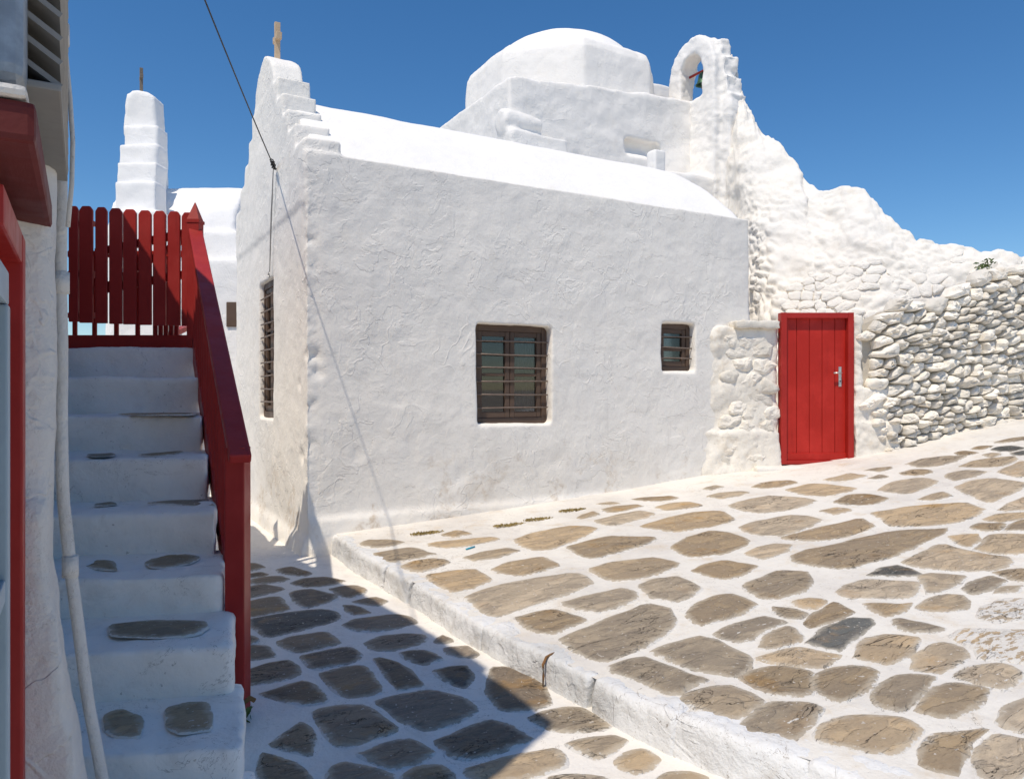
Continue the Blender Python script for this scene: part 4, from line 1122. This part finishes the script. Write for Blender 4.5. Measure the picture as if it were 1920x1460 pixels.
bm = bmesh.new(); beam(bm, lo_n, lo_p, 0.045, 0.14); bevel(bm, 0.004); mesh_obj('bottom_rail', bm, M_DRED, rail)
nb = 15
for i in range(1, nb):
    t = i/nb; a_ = (hn-Vector((0, 0, .10))).lerp(hp-Vector((0, 0, .10)), t); b_ = lo_n.lerp(lo_p, t)
    bm = bmesh.new(); box(bm, -0.02, 0.02, -0.013, 0.013, b_.z, a_.z); bevel(bm, 0.003, 1); mesh_obj('baluster', place(bm, Matrix.Translation((a_.x, a_.y, 0)) @ CAMROT), M_DRED, rail)

# gate at the head of the stairs
gate = thing('picket_gate', 'dark red wooden picket gate closing the head of the stairs', 'gate', tuple(at(250, 650, 5.6)))
GD = 5.62
def gp(px, py, d=GD): return at(px, py, d)
def board(name, px0, px1, py0, py1, d, th, parent, pointed=False, mat=None):
    p = at(px0, py1, d); W_ = (px1-px0)/F_PX*d; H_ = (py1-py0)/F_PX*d; bm = bmesh.new()
    if pointed: prof = [(0, 0), (W_, 0), (W_, H_*0.965), (W_*0.78, H_), (W_*0.22, H_), (0, H_*0.965)]
    else: prof = [(0, 0), (W_, 0), (W_, H_), (0, H_)]
    prism(bm, prof, 'y', 0, th); bevel(bm, 0.004, 1)
    return mesh_obj(name, place(bm, Matrix.Translation(p) @ CAMROT), mat or M_DRED, parent)
PK = [(128, 146, 386, 603), (148, 173, 386, 605), (178, 200, 388, 606), (204, 228, 390, 607), (230, 255, 392, 608), (259, 283, 394, 609), (287, 310, 395, 610), (314, 337, 396, 610), (340, 363, 398, 611)]
for k_, (a0, a1, t0, t1) in enumerate(PK): board('picket', a0, a1, t0, t1, GD + (0.012 if k_ < 2 else 0), 0.022, gate, True)
board('rail', 126, 176, 414, 424, GD+0.036, 0.03, gate); board('rail', 126, 176, 508, 520, GD+0.036, 0.03, gate); board('rail', 126, 176, 586, 596, GD+0.036, 0.03, gate)
def slant(name, p0, p1, th_px, d):
    bm = bmesh.new(); beam(bm, at(p0[0], p0[1], d), at(p1[0], p1[1], d), 0.03, th_px/F_PX*d); bevel(bm, 0.003, 1); mesh_obj(name, bm, M_DRED, gate)
slant('rail', (180, 474), (362, 434), 15, GD+0.042); slant('rail', (180, 545), (362, 512), 15, GD+0.042); slant('brace', (196, 540), (350, 446), 12, GD+0.075)
# low fence behind the gate, standing on the landing beam
fence = thing('landing_fence', 'low dark red fence of thin uprights on a beam behind the picket gate', 'fence', tuple(at(250, 652, 5.75)))
board('beam', 126, 372, 628, 654, 5.75, 0.06, fence); board('rail', 126, 366, 470, 482, 5.80, 0.03, fence)
for px in (139, 176, 217, 257, 290, 300, 310, 320, 330): board('upright', px-4, px+4, 480, 630, 5.81, 0.022, fence)
# far side of the stair head
slant_p = at(322, 625, 5.9); bm = bmesh.new(); beam(bm, at(318, 628, 5.9), at(358, 610, 6.6), 0.06, 0.04); mesh_obj('brace', bm, M_DRED, fence)
# ================================================================== HOUSE ON THE LEFT
XF = EYE.x - 0.12            # facade plane, running straight down the alley
YE, YB = EYE.y + 1.52, 2.2   # near end, far end
house = thing('house', 'white house at far left with red door canopy, grey shutter and drain pipe', 'house', (XF-2, -2.5, 0))
def fpt(w_, z, out=0.0): return Vector((XF+out, EYE.y+w_, z))
def build_house(bm):
    W0, WJ = 1.60, 2.28
    # tall block with sloping parapet
    prism(bm, [(YE, -0.2), (YE, 4.35), (EYE.y+2.9, 4.45), (-1.4, 4.0), (0.2, 3.5), (YB, 3.3), (YB, -0.2)], 'x', XF-4.2, XF-0.03)
    # thicker, flared pier between door and stairs
    for z0, z1, o in ((-0.2, 4.3, 0.055),):
        box(bm, XF-0.5, XF+o, EYE.y+2.24, EYE.y+2.46, z0, z1)
    pr = [(XF-0.4, -0.2), (XF+0.20, -0.2), (XF+0.155, 0.2), (XF+0.105, 0.55), (XF+0.065, 0.9), (XF+0.042, 1.15), (XF-0.4, 1.3)]
    prism(bm, pr, 'y', EYE.y+2.20, EYE.y+2.46)
    box(bm, XF-1.0, XF-0.45, EYE.y+1.75, EYE.y+2.3, 4.1, 4.85)   # chimney stack on the parapet
def cut_door(bm): box(bm, XF-0.35, XF+0.6, EYE.y+1.72, EYE.y+2.20, -0.3, 1.84)
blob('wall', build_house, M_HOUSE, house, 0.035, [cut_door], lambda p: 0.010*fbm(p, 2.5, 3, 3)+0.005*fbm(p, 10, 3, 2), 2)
def fbox(name, w0, w1, o0, o1, z0, z1, mat, parent, bev=0.006):
    bm = bmesh.new(); box(bm, XF+o0, XF+o1, EYE.y+w0, EYE.y+w1, z0, z1)
    if bev: bevel(bm, bev)
    return mesh_obj(name, bm, mat, parent)
hdoor = fbox('door', 1.74, 2.20, -0.22, -0.17, 0.0, 1.80, M_DRED, house)
fbox('door_frame', 2.13, 2.215, -0.12, -0.002, 0.0, 1.82, M_DRED, hdoor)
fbox('door_frame', 1.65, 2.13, -0.12, -0.004, 1.75, 1.825, M_DRED, hdoor)
can = fbox('canopy', 1.50, 2.40, -0.05, 0.052, 1.865, 1.935, M_CANOPY, house, 0.012)
fbox('canopy_cement', 1.49, 2.38, -0.05, 0.040, 1.937, 1.958, M_HOUSE, can, 0.012)
shut = fbox('shutter', 1.68, 2.40, -0.04, 0.085, 2.02, 2.035, M_GREYW, house, 0.004)
for w0, w1 in ((2.37, 2.40),): fbox('stile', w0, w1, -0.04, 0.086, 2.037, 3.3, M_GREYW, shut, 0.004)
for i in range(26):
    z = 2.06+i*0.046; bm = bmesh.new()
    M = Matrix.Translation((XF+0.050, EYE.y+2.04, z)) @ Matrix.Rotation(0.6, 4, 'Y'); box(bm, -0.042, 0.042, -0.34, 0.325, -0.005, 0.005, M)
    mesh_obj('slat', bm, M_GREYW, shut)
bm = bmesh.new(); box(bm, XF-0.06, XF+0.03, EYE.y+1.60, EYE.y+1.72, 2.0, 3.4); bevel(bm, 0.03, 3); mesh_obj('gutter_downpipe', bm, M_ZINC, house)
# pale blue casement beside the door, at the very edge of the picture
win = fbox('window', 1.30, 1.615, -0.03, 0.004, 0.55, 0.61, M_BLUE, house, 0.004)
fbox('frame', 1.30, 1.615, -0.03, 0.006, 1.60, 1.66, M_BLUE, win, 0.004); fbox('frame', 1.57, 1.615, -0.03, 0.008, 0.612, 1.598, M_BLUE, win, 0.004)
fbox('frame', 1.30, 1.345, -0.03, 0.008, 0.612, 1.598, M_BLUE, win, 0.004); fbox('frame', 1.345, 1.57, -0.03, 0.004, 1.08, 1.12, M_BLUE, win, 0.004)
fbox('pane', 1.345, 1.57, -0.014, -0.008, 0.60, 1.61, M_GLASSG, win, 0)
fbox('window_recess', 1.31, 1.60, -0.10, -0.06, 0.57, 1.65, M_CURT, win, 0)
# drain pipe down the pier
def pipe_out(z): return float(np.interp(z, [-0.1, 0.2, 0.55, 0.9, 1.15, 1.4, 5], [0.23, 0.19, 0.135, 0.095, 0.072, 0.068, 0.068]))
pts = [fpt(2.47, z, pipe_out(z)+0.006*noise.noise(Vector((0, 0, z*3)))) for z in np.linspace(-0.05, 4.3, 60)]
pipe = mesh_obj('drain_pipe', tube_mesh(pts, 0.016, 12), M_HOUSE, house, True)
for z in (0.95, 1.75, 2.45, 3.1):
    mesh_obj('pipe_collar', tube_mesh([fpt(2.47, z-0.03, pipe_out(z)), fpt(2.47, z+0.03, pipe_out(z))], 0.021, 12), M_HOUSE, pipe, True)
fbox('junction_box', 2.72, 2.86, -0.02, 0.060, 2.14, 2.36, M_HOUSE, house, 0.01)
pts = [fpt(2.42, 1.9+0.12*i, 0.085+0.012*math.sin(i*0.9)) for i in range(18)]
mesh_obj('wall_cable', tube_mesh(pts, 0.006, 6), M_HOUSE, house, True)

# ================================================================== CABLES
A0 = on_x(515, 316, -0.03); B0 = Vector((XF-0.02, -3.42, 4.36))
pts = []
for i in range(41):
    t = i/40; p = A0.lerp(B0, t); p.z -= 0.05*4*t*(1-t); pts.append(p)
cable = mesh_obj('overhead_cable', tube_mesh(pts, 0.0055, 8), M_BLACK, None, True)
tag(cable, 'black overhead cable strung from the gable wall up to the left', 'cable')
knot = []
for i in range(40):
    t = i/39; c_ = A0.lerp(B0, t*0.035); knot.append(c_ + Vector((0.018*math.cos(i*1.3), 0.018*math.sin(i*1.3), 0.018*math.sin(i*0.9))))
mesh_obj('cable_knot', tube_mesh(knot, 0.006, 5), M_BLACK, cable, True)
iw = thing('wall_wire', 'thin pale wires hanging from the cable knot to the gable window', 'wire', tuple(A0))
e1 = Vector((-0.02, WIN_SIDE[0]+0.03, WIN_SIDE[3]+0.04))
for k_, off in enumerate((0.0, 0.035)):
    pts = []
    for i in range(26):
        t = i/25; p = A0.lerp(e1, t) + Vector((-0.012, off*math.sin(math.pi*t)+0.008*noise.noise(Vector((t*6, k_, 0))), 0)); pts.append(p)
    mesh_obj('strand', tube_mesh(pts, 0.0045, 5), M_WIRE, iw, True)
ring = [e1 + Vector((-0.02, 0.03*math.cos(a_), -0.02+0.03*math.sin(a_))) for a_ in np.linspace(0, 2*math.pi, 17)]
mesh_obj('ring', tube_mesh(ring, 0.006, 6), M_STEEL, iw, True)

# ================================================================== SMALL THINGS
def tuft(name, base, n, h, spread, mat, label, cat, group=None, leaf=False, up=Vector((0, 0, 1))):
    V = []; Fc = []; rs = random.Random(hash((round(base.x, 2), round(base.y, 2))) % 1000)
    for i in range(n):
        a_ = rs.uniform(0, 6.283); r = spread*math.sqrt(rs.random()); p = base + Vector((r*math.cos(a_)*1.6, r*math.sin(a_)*0.5, 0))
        if leaf: p = base + Vector((rs.gauss(0, spread*.5), rs.gauss(0, spread*.5), abs(rs.gauss(0, spread*.5))))
        d = Vector((rs.gauss(0, .6), rs.gauss(0, .6), 1 if not leaf else rs.gauss(0.3, 0.6))).normalized(); s = d.cross(Vector((rs.gauss(0, 1), rs.gauss(0, 1), .2))).normalized()
        l = h*rs.uniform(.5, 1.2); w_ = (0.45 if not leaf else 0.32)*l; o_ = len(V)
        V += [p-s*w_*.3, p+s*w_*.3, p+d*l*.55+s*w_*.5, p+d*l + Vector((0, 0, -0.2*l)), p+d*l*.55-s*w_*.5]; Fc.append((o_, o_+1, o_+2, o_+3, o_+4))
    return tag(mesh_obj(name, (V, Fc), mat), label, cat, group)
for px, py, lab in ((800, 1000, 'dry moss tuft at the wall foot nearest the chapel corner'), (955, 985, 'dry moss tuft at the wall foot, middle of the row'), (1010, 974, 'greenish dry moss tuft at the wall foot just left of the farthest one'), (1073, 957, 'dry moss tuft at the wall foot, farthest right of the row')):
    tuft('moss_tuft', on_up(px, py), 320, 0.024, 0.10, M_STRAWGRASS, lab, 'moss', 'moss tufts along the chapel wall')
tuft('wall_weed', at(1846, 503, 10.35), 60, 0.07, 0.10, M_LEAF, 'small green weed growing on the rubble slope above the stone wall', 'weed', None, True)
tuft('wall_weed', at(1914, 512, 9.75), 90, 0.08, 0.07, M_LEAF, 'larger green weed at the right edge above the stone wall', 'weed', None, True)
a = on_up(874, 1031); b = on_up(890, 1026); up_ = Vector((0, 0, 0.008))
tag(mesh_obj('drinking_straw', tube_mesh([a+up_, b+up_], 0.006, 8), M_STRAWBLUE, None, True), 'short bright blue drinking straw lying on the paving', 'straw')
kq = KERB[7]
pts = [kq+Vector((0.11, 0.05, 0.0)), kq+Vector((0.08, 0.035, 0.003))]
pts += [kq+Vector((0.05, 0.02, 0.004)), kq+Vector((0.02, 0.01, 0.0)), kq+Vector((-0.006, 0.0, -0.03)), kq+Vector((-0.010, -0.01, -0.08)), kq+Vector((-0.012, -0.01, -0.13))]
tag(mesh_obj('dead_root', tube_mesh(pts, [0.002, 0.004, .006, .007, .007, .006, .003], 7), M_RUST, None, True), 'rust-brown dead root hanging over the kerb joint', 'root')
b = on_low(452, 1358); pts = [b, b+Vector((0.0, 0.0, 0.05)), b+Vector((0.01, 0.0, 0.09)), b+Vector((0.035, -0.01, 0.11)), b+Vector((0.055, -0.01, 0.095))]
tag(mesh_obj('rusty_hook', tube_mesh(pts, [.014, .012, .011, .012, .010], 8), M_RUST, None, True), 'small rusty hook standing beside the foot of the stairs', 'hook')
tuft('foot_weed', b+Vector((0.0, 0.02, 0)), 25, 0.07, 0.03, M_LEAF, 'tiny weed sprouting by the rusty hook at the stair foot', 'weed', None, True)
